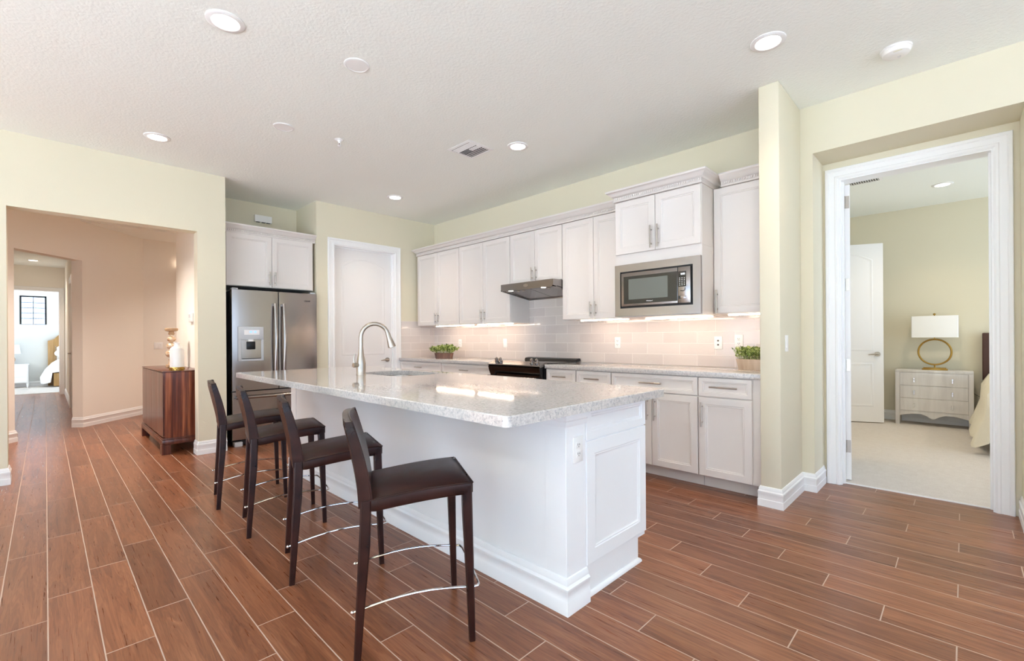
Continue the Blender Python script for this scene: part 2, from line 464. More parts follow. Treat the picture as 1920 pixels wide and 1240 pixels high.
mb = MB()   # wall with the wide hall opening
mb.box(LW-0.15, LW, -6.0, -0.222, 0, H).box(LW-0.15, LW, -0.222, 1.105, 2.309, H).box(LW-0.15, LW, 1.105, 1.36, 0, H)
struct('wall_left', mb, 'wall')
mb = MB(); mb.box(-7.43, LW-0.15, 1.22, 1.36, 0, 2.92); struct('wall_hall_side', mb, 'hall_wall')
mb = MB(); mb.box(-6.56, -6.43, 1.36, 2.52, 0, H); struct('wall_alcove_rear', mb, 'wall')
DY0, DY1, DZ = 2.625, 3.505, 2.405
mb = MB()   # pantry wall: side of the fridge alcove and the wall round the pantry door
mb.box(-6.43, PW, 2.392, 2.50, 0, H).box(PW-0.12, PW, 2.50, DY0, 0, H).box(PW-0.12, PW, DY0, DY1, DZ, H).box(PW-0.12, PW, DY1, BW, 0, H)
struct('wall_pantry', mb, 'wall')
mb = MB(); mb.box(PW-0.12, -1.0, BW, BW+0.1, 0, H); struct('wall_back', mb, 'wall')
SX0, SX1, SY = -1.018, -0.889, 3.513
BY, RY, RX0, RX1, RZ = 4.085, 4.43, -0.808, 0.268, 2.568
mb = MB(); mb.box(SX0, SX1, SY, BY, 0, H, 0.008); struct('wall_stub', mb, 'wall')
OX0, OX1, OZ = -0.70, 0.148, 2.425
mb = MB()   # wall round the bedroom doorway with its recess
mb.box(SX0, RX0, BY, RY, 0, H).box(RX0, RX1, BY, RY, RZ, H).box(RX1, 4.0, BY, RY, 0, H)
mb.box(-1.75, OX0, RY, RY+0.14, 0, H).box(OX0, OX1, RY, RY+0.14, OZ, H).box(OX1, 4.0, RY, RY+0.14, 0, H)
struct('wall_right', mb, 'wall')
mb = MB(); mb.box(-1.85, 3.6, 8.35, 8.45, 0, H); struct('wall_bedroom_far', mb, 'wall')
mb = MB(); mb.box(-1.85, -1.75, 4.57, 8.35, 0, H); struct('wall_bedroom_left', mb, 'wall')
mb = MB(); mb.box(3.5, 3.6, 4.57, 4.8, 0, H).box(3.5, 3.6, 8.0, 8.35, 0, H).box(3.5, 3.6, 4.8, 8.0, 0, 0.2).box(3.5, 3.6, 4.8, 8.0, 2.6, H)
struct('wall_bedroom_right', mb, 'wall')
# great room behind the camera, open to the terrace through wide sliding-door openings
mb = MB(); mb.box(LW, -5.2, -6.1, -6.0, 0, H).box(3.4, 4.0, -6.1, -6.0, 0, H).box(-5.2, 3.4, -6.1, -6.0, 2.5, H).box(-5.2, 3.4, -6.1, -6.0, 0, 0.05)
for x in (-3.05, -0.9, 1.25): mb.box(x-0.04, x+0.04, -6.1, -6.0, 0.1, 2.5)
struct('wall_rear', mb, 'wall')
mb = MB(); mb.box(4.0, 4.1, -6.0, -2.4, 0, H).box(4.0, 4.1, 3.2, 4.57, 0, H).box(4.0, 4.1, -2.4, 3.2, 2.45, H).box(4.0, 4.1, -2.4, 3.2, 0, 0.1)
for y in (-0.5, 1.35): mb.box(4.0, 4.1, y-0.04, y+0.04, 0.1, 2.5)
struct('wall_side', mb, 'wall')
# hall: a diagonal wall with a cased passage, then a corridor to the far bedroom
A = Vector((-7.975, -0.256)); dv = Vector((-0.7330, 0.6802)); nv = Vector((-0.6802, -0.7330))
def diag(s0, s1, t0, t1):
    return [tuple(A+dv*s0+nv*t0), tuple(A+dv*s1+nv*t0), tuple(A+dv*s1+nv*t1), tuple(A+dv*s0+nv*t1)]
S1, S2 = 0.905, 2.02
mb = MB(); mb.prism(diag(-2.6, 0.0, 0, 0.14), 'z', 0, 2.91).prism(diag(S1, S2, 0, 0.14), 'z', 0, 2.91).prism(diag(0.0, S1, 0, 0.14), 'z', 2.29, 2.91)
struct('wall_hall_diagonal', mb, 'hall_wall')
mb = MB(); mb.box(-10.2, LW-0.15, -4.1, -4.0, 0, 2.91); struct('wall_hall_rear', mb, 'hall_wall')  # unseen hall wall, added to keep a sun streak off the floor
W3 = -9.45
mb = MB(); mb.box(W3-0.1, W3, 1.09, 3.3, 0, 2.91); struct('wall_hall_end', mb, 'hall_wall')
mb = MB(); mb.box(-9.45, -7.43, 3.2, 3.3, 0, 2.91).box(-7.43, -7.33, 1.36, 3.2, 0, 2.91); struct('wall_foyer', mb, 'hall_wall')
CY = 0.315
mb = MB(); mb.box(-10.39, -8.80, CY, CY+0.1, 0, 2.83).box(-14.4, -11.26, CY, CY+0.1, 0, 2.83).box(-11.26, -10.39, CY, CY+0.1, 2.19, 2.83).box(-11.3, -10.3, CY+0.1, CY+0.14, 0, 2.2)
struct('wall_corridor_right', mb, 'hall_wall')
mb = MB(); mb.box(-14.4, -8.3, -0.92, -0.82, 0, 2.83); struct('wall_corridor_left', mb, 'hall_wall')
FX = -14.4
mb = MB(); mb.box(FX-0.12, FX, 0.215, 2.5, 0, 2.83).box(FX-0.12, FX, -0.62, 0.215, 2.29, 2.83).box(FX-0.12, FX, -3.0, -0.62, 0, 2.83)
struct('wall_corridor_end', mb, 'hall_wall')
BX = -17.5; WY0, WY1, WZ0, WZ1 = -0.467, 0.03, 1.636, 2.391
mb = MB(); mb.box(BX-0.1, BX, -3.0, WY0, 0, 2.83).box(BX-0.1, BX, WY1, 2.5, 0, 2.83).box(BX-0.1, BX, WY0, WY1, 0, WZ0).box(BX-0.1, BX, WY0, WY1, WZ1, 2.83)
struct('wall_far_bedroom', mb, 'far_wall')
mb = MB(); mb.box(BX, -17.2, -3.1, -3.0, 0, 2.83).box(-14.8, FX, -3.1, -3.0, 0, 2.83).box(-17.2, -14.8, -3.1, -3.0, 0, 0.1).box(-17.2, -14.8, -3.1, -3.0, 1.3, 2.83)  # window opening out of view, its head lowered to limit the sun
struct('wall_far_bedroom_side', mb, 'far_wall')

# baseboards (room on the right of travel)
def bboard(name, paths, prof=BASE, m='trim'):
    mb = MB()
    for p in paths: mb.sweep(p, prof)
    return struct(name, mb, m)
bboard('baseboard_left', [[(LW-0.15, 1.105), (LW, 1.105), (LW, 1.36)], [(LW, -6.0), (LW, -0.222), (LW-0.15, -0.222)]])
bboard('baseboard_stub', [[(SX0, SY+0.1), (SX0, SY), (SX1, SY), (SX1, BY), (RX0, BY), (RX0, RY-0.022)]])
bboard('baseboard_right', [[(RX1, RY-0.002), (RX1, BY), (4.0, BY)]])
bboard('baseboard_hall', [[tuple(A+dv*S1+nv*0.14), tuple(A+dv*S1), tuple(A+dv*S2), (W3, 3.2)], [tuple(A+dv*(-2.6)), tuple(A), tuple(A+nv*0.14)]])
bboard('baseboard_bedroom', [[(-1.75, 8.35), (3.5, 8.35)]])
bboard('baseboard_far_bedroom', [[(BX, -3.0), (BX, 2.5)]])
bboard('baseboard_corridor', [[(-10.29, CY), (-8.95, CY)], [(FX, CY), (-11.36, CY)]])
mb = MB(); mb.box(-1.2, 0.6, 4.49, 4.504, -0.002, 0.008); struct('trim_1', mb, 'trim')

# unseen pale reflector, added where the sun lands to bounce light upward
mb = MB(); mb.box(-2.9, 3.3, -5.8, -1.7, 0.0005, 0.012, 0.004); tag(mb.obj('reflector', mat('pale_reflector', '#e6e4e0', 0.95)), 'unseen pale reflector on the floor behind the camera, added to bounce sunlight', 'reflector')

# backsplash tile (kept off the wall face by a hair)
mb = MB(); mb.box(PW+0.012, SX0, BW-0.012, BW, 0.9145, 1.85); struct('wall_tile_backsplash', mb, 'tile')
mb = MB(); mb.box(PW, PW+0.012, 3.60, BW-0.012, 0.9145, 1.442); struct('wall_tile_return', mb, 'tile')

# ------------------------------------------------------------------ doors
def arch_door(mb, x0, x1, z0, z1, y, th, s=0.115, rise=0.10):
    """two-panel moulded door facing -y, arched upper panel"""
    mb.box(x0, x1, y, y+th, z0, z1, 0.002, 1)
    zl = z0+0.90
    def mould(pf):
        prof = [(0.0, 0.0005), (0.008, 0.0048), (0.016, 0.0048), (0.026, 0.0012), (0.040, 0.0012), (0.058, 0.0042)]
        mb.loops([[(px, y-h, pz) for px, pz in pf(i)] for i, h in prof])
    def top(i):
        a, b, c, d = x0+s+i, x1-s-i, zl+0.06+i, z1-s-rise-i*0.7
        pts = [(a, c), (b, c)]; n = 14
        for k in range(n+1):
            t = k/n; pts.append((b+(a-b)*t, d+(rise)*math.sin(PI*t)))
        return pts
    def bot(i):
        a, b, c, d = x0+s+i, x1-s-i, z0+0.21+i, zl-0.10-i
        return [(a, c), (b, c), (b, d), (a, d)]
    mould(top); mould(bot)
    return mb
def lever(parent, x, z, y, dirn, m='nickel'):
    mb = MB(); mb.cyl((x, y, z), (x, y-0.012, z), 0.032, 20); mb.cyl((x, y-0.012, z), (x, y-0.045, z), 0.011, 12)
    mb.tube([(x, y-0.045, z), (x+dirn*0.03, y-0.048, z+0.002), (x+dirn*0.075, y-0.046, z-0.001), (x+dirn*0.115, y-0.042, z-0.006)], [0.011, 0.010, 0.0085, 0.006], 10)
    return mb.obj('lever_handle', m, parent)

# pantry door: local x along +Y, local -y faces the room (+X)
d1 = bpy.data.objects.new('door_1', None); C.objects.link(d1); d1.location = (PW, DY0, 0); d1.rotation_euler = (0, 0, PI/2); d1['kind'] = 'structure'
dw = DY1-DY0
mb = MB(); arch_door(mb, 0.008, dw-0.008, 0.008, DZ-0.012, 0.075, 0.035); mb.obj('door_slab', 'door', d1)
mb = MB(); casing(mb, 0, dw, DZ, 0.0); mb.obj('casing', 'trim', d1)
mb = MB(); mb.box(0.0, 0.006, -0.005, 0.12, 0, DZ).box(dw-0.006, dw, -0.005, 0.12, 0, DZ).box(0.006, dw-0.006, -0.005, 0.12, DZ-0.006, DZ)
mb.box(0.006, 0.018, 0.055, 0.073, 0, DZ-0.006).box(dw-0.018, dw-0.006, 0.055, 0.073, 0, DZ-0.006).box(0.018, dw-0.018, 0.055, 0.073, DZ-0.018, DZ-0.006)
mb.obj('jamb', 'trim', d1)
lever(d1, dw-0.085, 0.89, 0.075, -1)

# bedroom doorway: casing, jamb and the leaf standing open into the bedroom
d2 = bpy.data.objects.new('door_2', None); C.objects.link(d2); d2.location = (OX0, RY, 0); d2['kind'] = 'structure'
ow = OX1-OX0
mb = MB(); casing(mb, 0, ow, OZ, 0.0); mb.obj('casing', 'trim', d2)
mb = MB(); mb.box(0.0, 0.010, -0.004, 0.14, 0, OZ).box(ow-0.010, ow, -0.004, 0.14, 0, OZ).box(0.010, ow-0.010, -0.004, 0.14, OZ-0.010, OZ)
mb.box(0.010, 0.022, 0.05, 0.085, 0, OZ-0.01).box(ow-0.022, ow-0.010, 0.05, 0.085, 0, OZ-0.01)
mb.obj('jamb', 'trim', d2)
leaf = MB(); leaf.box(0.0, 0.82, 0.0, 0.036, 0.012, OZ-0.014, 0.002, 1)
lo = leaf.obj('door_leaf', 'door', d2); lo.location = (0.049, 0.150, 0); lo.rotation_euler = (0, 0, math.radians(101))
for zc in (2.27, 1.60, 0.945, 0.285):
    h = MB(); h.box(-0.0025, 0.0, 0.004, 0.030, zc-0.05, zc+0.05, 0.0008, 1); h.cyl((-0.006, 0.037, zc-0.05), (-0.006, 0.037, zc+0.05), 0.006, 10)
    for dz in (-0.035, 0.0, 0.035): h.cyl((-0.0025, 0.017, zc+dz), (-0.0040, 0.017, zc+dz), 0.004, 8)
    h.obj('hinge', 'nickel', lo)

# closet door standing ajar by the far bedroom wall
d3 = bpy.data.objects.new('door_3', None); C.objects.link(d3); d3.location = (-1.50, 7.53, 0.006); d3.rotation_euler = (0, 0, math.radians(25)); d3['kind'] = 'structure'
mb = MB(); arch_door(mb, 0.0, 0.815, 0.012, 2.42, 0.0, 0.035); mb.obj('door_slab', 'door', d3)
lever(d3, 0.745, 0.93, 0.0, -1)

# corridor door (right side of the far corridor) and the casing of the far doorway
d4 = bpy.data.objects.new('door_4', None); C.objects.link(d4); d4.location = (-11.35, CY, 0); d4['kind'] = 'structure'
mb = MB(); mb.box(0.10, 0.95, 0.01, 0.045, 0.01, 2.18, 0.002, 1); mb.obj('door_slab', 'door', d4)
mb = MB(); casing(mb, 0.09, 0.96, 2.19, 0.0); mb.obj('casing', 'trim', d4)
lever(d4, 0.17, 0.97, 0.01, 1)
d5 = bpy.data.objects.new('door_5', None); C.objects.link(d5); d5.location = (FX, -0.62, 0); d5.rotation_euler = (0, 0, PI/2); d5['kind'] = 'structure'
mb = MB(); casing(mb, 0, 0.835, 2.29, 0.0); mb.obj('casing', 'trim', d5)

# far-bedroom window
w1 = MB(); fx = BX-0.06
for (a, b, c_, d_) in ((WY0, WY0+0.035, WZ0, WZ1), (WY1-0.035, WY1, WZ0, WZ1), (WY0, WY1, WZ1-0.035, WZ1), (WY0, WY1, WZ0, WZ0+0.012)):
    w1.box(fx-0.02, fx+0.02, a, b, c_, d_)
wo = struct('window_1', w1, 'black')
mb = MB(); mb.box(fx-0.008, fx+0.008, (WY0+WY1)/2-0.006, (WY0+WY1)/2+0.006, WZ0, WZ1)
for k in range(1, 5):
    z = WZ0+0.02+(WZ1-WZ0-0.06)*k/5
    mb.box(fx-0.008, fx+0.008, WY0+0.03, WY1-0.03, z-0.006, z+0.006)
    for j in range(8):
        yy = WY0+0.05+j*0.05
        mb.tube([(fx, yy, z+0.006), (fx, yy+0.008, z+0.03), (fx, yy+0.03, z+0.036), (fx, yy+0.036, z+0.008)], 0.005, 6)
mb.obj('grille', 'steel_dark', wo)
mb = MB(); mb.box(fx-0.012, fx-0.009, WY0+0.03, WY1-0.03, WZ0+0.01, WZ1-0.03); mb.obj('pane', 'pane', wo)

# ------------------------------------------------------------------ cabinets
def cab_front(parent, kind, x0, x1, z0, z1, handle=None, m='cab'):
    mb = MB(); mb.front(x0, x1, z0, z1, -0.020, 0.0195, DOOR_PROF if kind == 'door' else DRAWER_PROF)
    o = mb.obj(kind, m, parent)
    if handle: bar_handle(o, handle[0], handle[1], handle[2], -0.020, handle[3])
    return o
UZ0, UZ1, UY = 1.37, 2.395, 3.87
G = 0.002
def upper(name, label, x0, x1, z0, z1, y, ndoor=2, hl=0.15, hz=None, hside=None, yb=BW-0.014, zdoor=None):
    t = thing(name, label, 'cabinet', (x0, y, 0))
    wdt = x1-x0
    mb = MB(); mb.box(0.001, wdt-0.001, 0, yb-y, z0, z1, 0.001, 1); mb.obj('body', 'cab', t)
    hz = hz if hz else z0+0.10
    zd0, zd1 = zdoor if zdoor else (z0+0.004, z1-0.004)
    if ndoor == 2:
        c = wdt/2
        cab_front(t, 'door', 0.004, c-0.002, zd0, zd1, (c-0.030, hz, hl, True))
        cab_front(t, 'door', c+0.002, wdt-0.004, zd0, zd1, (c+0.030, hz, hl, True))
    else:
        cab_front(t, 'door', 0.004, wdt-0.004, zd0, zd1, (0.030 if hside == 'l' else wdt-0.03, hz, hl, True))
    return t
upper('upper_cabinet', 'white two-door wall cabinet at the far left end, in the corner by the pantry door', -5.736, -4.765, UZ0, UZ1, UY)
upper('upper_cabinet', 'white two-door wall cabinet directly left of the range hood', -4.765, -3.815, UZ0, UZ1, UY)
upper('upper_cabinet', 'short white two-door wall cabinet directly above the range hood', -3.815, -3.033, 1.802, UZ1, UY)
upper('upper_cabinet', 'white two-door wall cabinet between the range hood and the microwave', -3.033, -2.240, UZ0, UZ1, UY)
MX0, MX1, MY = -2.238, -1.4625, 3.63
t = thing('microwave_cabinet', 'deep white cabinet with two doors standing forward above the microwave', 'cabinet', (MX0, MY, 0))
mw = MX1-MX0; md = BW-0.014-MY
mb = MB(); mb.box(0, mw, 0, md, 1.915, UZ1, 0.001, 1); mb.box(0, 0.02, 0.0, md, 1.362, 1.915).box(mw-0.02, mw, 0.0, md, 1.362, 1.915).box(0.02, mw-0.02, 0.0, md, 1.362, 1.38).box(0.02, mw-0.02, md-0.02, md, 1.38, 1.915).box(0.02, mw-0.02, 0, 0.02, 1.828, 1.915)
mb.obj('body', 'cab', t)
cab_front(t, 'door', 0.004, mw/2-0.002, 1.922, UZ1-0.006, (mw/2-0.032, 2.035, 0.19, True))
cab_front(t, 'door', mw/2+0.002, mw-0.004, 1.922, UZ1-0.006, (mw/2+0.032, 2.035, 0.19, True))
mb = MB(); pth = [(-0.0, md), (0, 0), (mw, 0), (mw, md)]
pth = [(0.0, md), (0.0, -0.001), (mw, -0.001), (mw, md)]
# travel so that the room is on the right: left return, front, right return
crown(mb, [(0.0, md), (0.0, -0.021), (mw, -0.021), (mw, md)], UZ1+0.0005); dentils(mb, [(0.0, -0.021), (mw, -0.021)], UZ1+0.0005)
mb.box(0, mw, -0.021, 0.05, UZ1+0.0005, UZ1+0.01)
mb.obj('crown_moulding', 'cab', t)
t5 = upper('upper_cabinet', 'narrow white single-door wall cabinet right of the microwave, against the wall end', -1.460, SX0-0.002, UZ0, UZ1, UY, 1, 0.19, 1.47, 'l')
mb = MB(); crown(mb, [(0.066, -0.021), (SX0-0.002+1.460, -0.021)], UZ1+0.0005); dentils(mb, [(0.07, -0.021), (0.44, -0.021)], UZ1+0.0005); mb.box(0.068, 0.44, -0.021, 0.05, UZ1+0.0005, UZ1+0.01); mb.obj('crown_moulding', 'cab', t5)
mb = MB(); crown(mb, [(-5.736, BW-0.02), (-5.736, UY-0.021), (-2.312, UY-0.021)], UZ1+0.0005); dentils(mb, [(-5.736, UY-0.021), (-2.312, UY-0.021)], UZ1+0.0005)
mb.box(-5.736, -2.312, UY-0.021, UY+0.05, UZ1+0.001, UZ1+0.012)
tag(mb.obj('crown_moulding', 'cab'), 'long white crown moulding with beaded band over the four left wall cabinets', 'moulding')

# base cabinets
BYF = 3.585
def base_cab(label, x0, x1, nd, drawers=1, hl=0.16, y=BYF, handles='mid'):
    t = thing('base_cabinet', label, 'cabinet', (x0, y, 0)); wdt = x1-x0
    mb = MB(); mb.box(0.0005, wdt-0.0005, 0, BW-0.02-y, 0.105, 0.873).box(0.0005, wdt-0.0005, 0.095, BW-0.02-y, 0.0, 0.105); mb.obj('body', 'cab', t)
    cab_front(t, 'drawer', 0.004, wdt-0.004, 0.724, 0.868, (wdt/2, 0.80, hl, False))
    if nd == 2:
        c = wdt/2
        cab_front(t, 'door', 0.004, c-0.002, 0.110, 0.716, (c-0.033, 0.585, 0.19, True))
        cab_front(t, 'door', c+0.002, wdt-0.004, 0.110, 0.716, (c+0.033, 0.585, 0.19, True))
    else:
        cab_front(t, 'door', 0.004, wdt-0.004, 0.110, 0.716, (0.033, 0.585, 0.19, True))
    return t
base_cab('white base cabinet in the far left corner beside the pantry door', -5.763, -4.783, 2)
base_cab('white base cabinet directly left of the range', -4.781, -3.828, 2)
base_cab('narrow white base cabinet directly right of the range', -3.026, -2.652, 1)
base_cab('narrow white base cabinet, second one right of the range', -2.650, -2.262, 1)
base_cab('wide white base cabinet with two doors under the microwave', -2.260, -1.479, 2, hl=0.20)
t = base_cab('white single-door base cabinet at the right end of the counter by the wall end', -1.477, -1.084, 1, hl=0.20)
mb = MB(); mb.box(0.394, SX0-0.001+1.477, -0.002, 0.05, 0.105, 0.873).box(0.394, SX0-0.001+1.477, 0.10, 0.12, 0, 0.105); mb.obj('filler_strip', 'cab', t)

# perimeter countertop in two runs either side of the range
CYF = 3.555
mb = MB(); mb.box(PW+0.001, -3.812, CYF, BW-0.013, 0.874, 0.914, 0.004); tag(mb.obj('countertop', 'quartz'), 'speckled quartz countertop from the pantry door to the range', 'countertop')
mb = MB(); mb.box(-3.036, SX0-0.001, CYF, BW-0.013, 0.874, 0.914, 0.004); tag(mb.obj('countertop', 'quartz'), 'speckled quartz countertop from the range to the wall end', 'countertop')

# under-cabinet light bars
for (a, b, lab) in ((-5.40, -4.58, 'glowing light bar under the far left wall cabinet'), (-4.50, -3.86, 'glowing light bar under the wall cabinet left of the hood'),
                    (-2.86, -2.30, 'glowing light bar under the wall cabinet right of the hood'), (-2.12, -1.50, 'glowing light bar under the microwave cabinet'),
                    (-1.38, -1.05, 'glowing light bar under the narrow wall cabinet at the right end')):
    t = thing('under_cabinet_light', lab, 'light', (a, 3.93, 1.36), group='under-cabinet light bars')
    z = 0.002 if 'microwave' in lab else 0.010
    mb = MB(); mb.box(0, b-a, 0, 0.03, z-0.006, z-0.0002); mb.obj('housing', 'plastic', t)
    mb = MB(); mb.box(0.004, b-a-0.004, 0.003, 0.027, z-0.014, z-0.006, 0.003, 2); mb.obj('diffuser', 'strip', t)

# range hood
t = thing('range_hood', 'stainless steel range hood under the short wall cabinet', 'hood', (-3.813, 3.70, 0)); hw = 0.778
mb = MB(); mb.prism([(0, 1.80), (0, 1.722), (0.045, 1.722), (0.075, 1.735), (0.484, 1.668), (0.484, 1.645), (0.4855, 1.645), (0.4855, 1.80)], 'x', 0, hw); mb.obj('body', 'steelh', t)
for xa in (0, hw-0.012):
    mb = MB(); mb.prism([(0, 1.722), (0.484, 1.645), (0.484, 1.668), (0.0, 1.735)], 'x', xa, xa+0.012); mb.obj('side_lip', 'steelh', t)
for x0 in (0.02, hw/2+0.004):
    mb = MB(); mb.prism([(0.085, 1.732), (0.085, 1.727), (0.475, 1.660), (0.475, 1.666)], 'x', x0, x0+hw/2-0.024); f = mb.obj('filter_panel', 'steelh', t)
    for dx in (0.14, 0.22):
        mb = MB(); mb.box(x0+dx, x0+dx+0.035, 0.105, 0.118, 1.716, 1.724); mb.obj('latch', 'nickel', f)
for x0 in (0.14, hw-0.15):
    mb = MB(); mb.lathe([(0.026, 0), (0.028, -0.002), (0.024, -0.004)], (x0, 0.022, 1.7225), 20); mb.obj('lamp', 'hoodlamp', t)
mb = MB(); mb.lathe([(0.022, 0.0), (0.022, 0.002)], (0, 0, 0), 24); mb.xf(Matrix.Translation((0.39, -0.0005, 1.762)) @ Matrix.Rotation(PI/2, 4, 'X') @ Matrix.Diagonal((1.6, 0.8, 1, 1)))
for k in range(4): mb.cyl((0.362+k*0.018, -0.001, 1.762), (0.362+k*0.018, -0.006, 1.762), 0.006, 10)
mb.obj('button', 'nickel', t)

# built-in microwave
t = thing('microwave', 'stainless built-in microwave with black door in the upper cabinets', 'microwave', (MX0, MY, 0))
za, zb = 1.368, 1.826
def ring(mb, x0, x1, z0, z1, a, b, c_, d_, y0, y1):
    mb.box(x0, a, y0, y1, z0, z1).box(b, x1, y0, y1, z0, z1).box(a, b, y0, y1, z0, c_).box(a, b, y0, y1, d_, z1)
mb = MB(); ring(mb, 0.002, mw-0.002, za, zb, 0.056, mw-0.064, 1.440, 1.763, -0.028, -0.001); mb.obj('trim_frame', 'steelh', t)
mb = MB(); mb.box(0.057, mw-0.065, -0.012, 0.40, 1.441, 1.762); mb.obj('body', 'black', t)
mx = lambda x: x-MX0
mb = MB(); mb.box(0.072, 0.591, -0.040, -0.013, 1.456, 1.748, 0.004); dr = mb.obj('door', 'steelh', t)
mb = MB(); mb.box(0.098, 0.589, -0.0425, -0.0395, 1.476, 1.716, 0.001, 1); gl = mb.obj('door_glass', 'blackglass', dr)
M['mwwin'] = mat('microwave_window', '#5d625f', 0.12, spec=0.8)
mb = MB(); mb.box(0.148, 0.508, -0.0435, -0.0424, 1.513, 1.690); mb.obj('window', 'mwwin', dr)
mb = MB(); mb.box(0.594, 0.697, -0.040, -0.013, 1.456, 1.748, 0.003); cp = mb.obj('control_panel', 'steelh', t)
mb = MB(); mb.box(0.598, 0.662, -0.0415, -0.0395, 1.588, 1.712); mb.obj('keypad', 'blackglass', cp)
text('8:00', 0.020, 'digits', cp, (0.636, -0.0420, 1.690), FACE_MY, 'clock_digits')
mb = MB()
for r in range(5):
    for c_ in range(3): mb.box(0.606+c_*0.019, 0.614+c_*0.019, -0.0422, -0.0412, 1.600+r*0.014, 1.604+r*0.014)
mb.obj('key_marks', 'plastic', cp)
mb = MB(); mb.tube([(0.615, -0.0412, 1.556), (0.640, -0.0412, 1.553), (0.652, -0.0412, 1.560), (0.654, -0.0412, 1.580)], 0.003, 6)
mb.obj('marking', 'black', cp)
mb = MB(); mb.box(0.600, 0.613, -0.0415, -0.0395, 1.490, 1.515); mb.obj('emblem', 'black', cp)
mb = MB(); mb.box(0.615, 0.660, -0.0425, -0.0395, 1.490, 1.514, 0.003); mb.obj('open_button', 'steelh', cp)
text('Whirlpool', 0.014, 'plastic', dr, (0.345, -0.0426, 1.493), FACE_MY)

# slide-in range
t = thing('range', 'slide-in range with black oven door and front knobs, below the hood', 'stove', (-3.808, 3.50, 0)); rw = 0.766
mb = MB(); mb.box(0.002, rw-0.002, 0.06, 0.68, 0.02, 0.905); mb.obj('body', 'steel_dark', t)
mb = MB(); mb.box(0.002, rw-0.002, 0.075, 0.60, 0.905, 0.922, 0.003); mb.obj('cooktop', 'blackglass', t)
mb = MB(); mb.prism([(0.59, 0.922), (0.60, 0.945), (0.665, 0.953), (0.68, 0.945), (0.68, 0.922)], 'x', 0.0, rw); mb.obj('rear_vent', 'black', t)
mb = MB(); mb.prism([(-0.02, 0.893), (-0.015, 0.903), (0.085, 0.935), (0.10, 0.93), (0.10, 0.906), (0.0, 0.880)], 'x', 0.0, rw); mb.obj('control_panel', 'steelh', t)
for x in (0.085, 0.145, rw-0.155, rw-0.085):
    mb = MB(); mb.tube([(x, 0.045, 0.921), (x, 0.041, 0.934), (x, 0.040, 0.936), (x, 0.033, 0.962), (x, 0.032, 0.963)], [0.024, 0.024, 0.019, 0.018, 0.015], 18); mb.obj('knob', 'steelh', t)
mb = MB(); mb.prism([(0.0, 0.885), (-0.016, 0.878), (-0.004, 0.83), (0.02, 0.78), (0.024, 0.20), (0.06, 0.20), (0.06, 0.885)], 'x', 0.004, rw-0.004); od = mb.obj('oven_door', 'blackglass', t)
mb = MB(); mb.tube([(0.03, -0.045, 0.768), (rw-0.03, -0.045, 0.768)], 0.013, 14)
for x in (0.05, rw-0.05): mb.cyl((x, 0.03, 0.768), (x, -0.045, 0.768), 0.010, 10)
mb.obj('handle', 'steelh', od)
mb = MB(); mb.box(0.004, rw-0.004, 0.018, 0.06, 0.04, 0.19, 0.004); mb.obj('drawer', 'steelh', t)

# ------------------------------------------------------------------ refrigerator (local x = +Y, local -y = into the room)
t = thing('refrigerator', 'stainless french-door refrigerator with ice dispenser in the alcove', 'refrigerator', (-5.72, 1.436, 0), PI/2)
fw = 0.934
mb = MB(); mb.box(0.006, fw-0.006, 0.075, 0.68, 0.05, 1.735, 0.004); mb.obj('body', 'steel_dark', t)
sp = 0.4835
def fdoor(x0, x1, z0, z1, name):
    mb = MB()
    L = []
    n = 12
    poly = []
    for k in range(n+1):
        u = k/n; x = x0+(x1-x0)*u; xc = (x/fw-0.5)*2
        poly.append((x, 0.012*xc*xc))
    edge = 0.006
    poly = [(x0, poly[0][1]+edge)] + [(x0+0.004, poly[0][1]+0.001)] + poly[1:-1] + [(x1-0.004, poly[-1][1]+0.001), (x1, poly[-1][1]+edge), (x1, 0.07), (x0, 0.07)]
    mb.prism(poly, 'z', z0, z1)
    return mb.obj(name, 'steel', t)
ld = fdoor(0.0, sp-0.003, 0.618, 1.745, 'door'); rd = fdoor(sp+0.003, fw, 0.618, 1.745, 'door'); fz = fdoor(0.0, fw, 0.075, 0.605, 'freezer_drawer')
for (o, x) in ((ld, sp-0.048), (rd, sp+0.048)):
    pts = []
    for k in range(15):
        u = k/14; z = 0.70+0.905*u; pts.append((x, -0.032-0.035*math.sin(PI*u)-0.004, z))
    mb = MB(); mb.tube(pts, 0.016, 14, flat=0.75)
    for z in (0.715, 1.59): mb.box(x-0.013, x+0.013, -0.038, 0.006, z-0.014, z+0.014, 0.004)
    mb.obj('handle', 'steel', o)
pts = [(0.03+0.874*k/14, -0.032-0.030*math.sin(PI*k/14), 0.545) for k in range(15)]
mb = MB(); mb.tube(pts, 0.016, 14, flat=1.0)
for x in (0.045, 0.889): mb.box(x-0.013, x+0.013, -0.038, 0.014, 0.533, 0.557, 0.004)
mb.obj('handle', 'steel', fz)
dx0, dx1, dz0, dz1 = 0.058, 0.318, 0.948, 1.332
mb = MB(); yf = -0.010
mb.box(dx0, dx1, yf, 0.014, dz1-0.145, dz1, 0.005).box(dx0, dx0+0.030, yf, 0.014, dz0, dz1-0.145, 0.003).box(dx1-0.024, dx1, yf, 0.014, dz0, dz1-0.145, 0.003).box(dx0+0.030, dx1-0.024, yf, 0.014, dz0, dz0+0.022, 0.003)
dp = mb.obj('dispenser', 'greyplastic', ld)
mb = MB(); mb.box(dx0+0.028, dx1-0.022, 0.0085, 0.0115, dz0+0.02, dz1-0.14); mb.obj('recess', 'steel_dark', dp)
mb = MB(); mb.box(dx0+0.085, dx0+0.175, yf+0.001, 0.008, dz1-0.255, dz1-0.165, 0.008); mb.obj('paddle', 'black', dp)
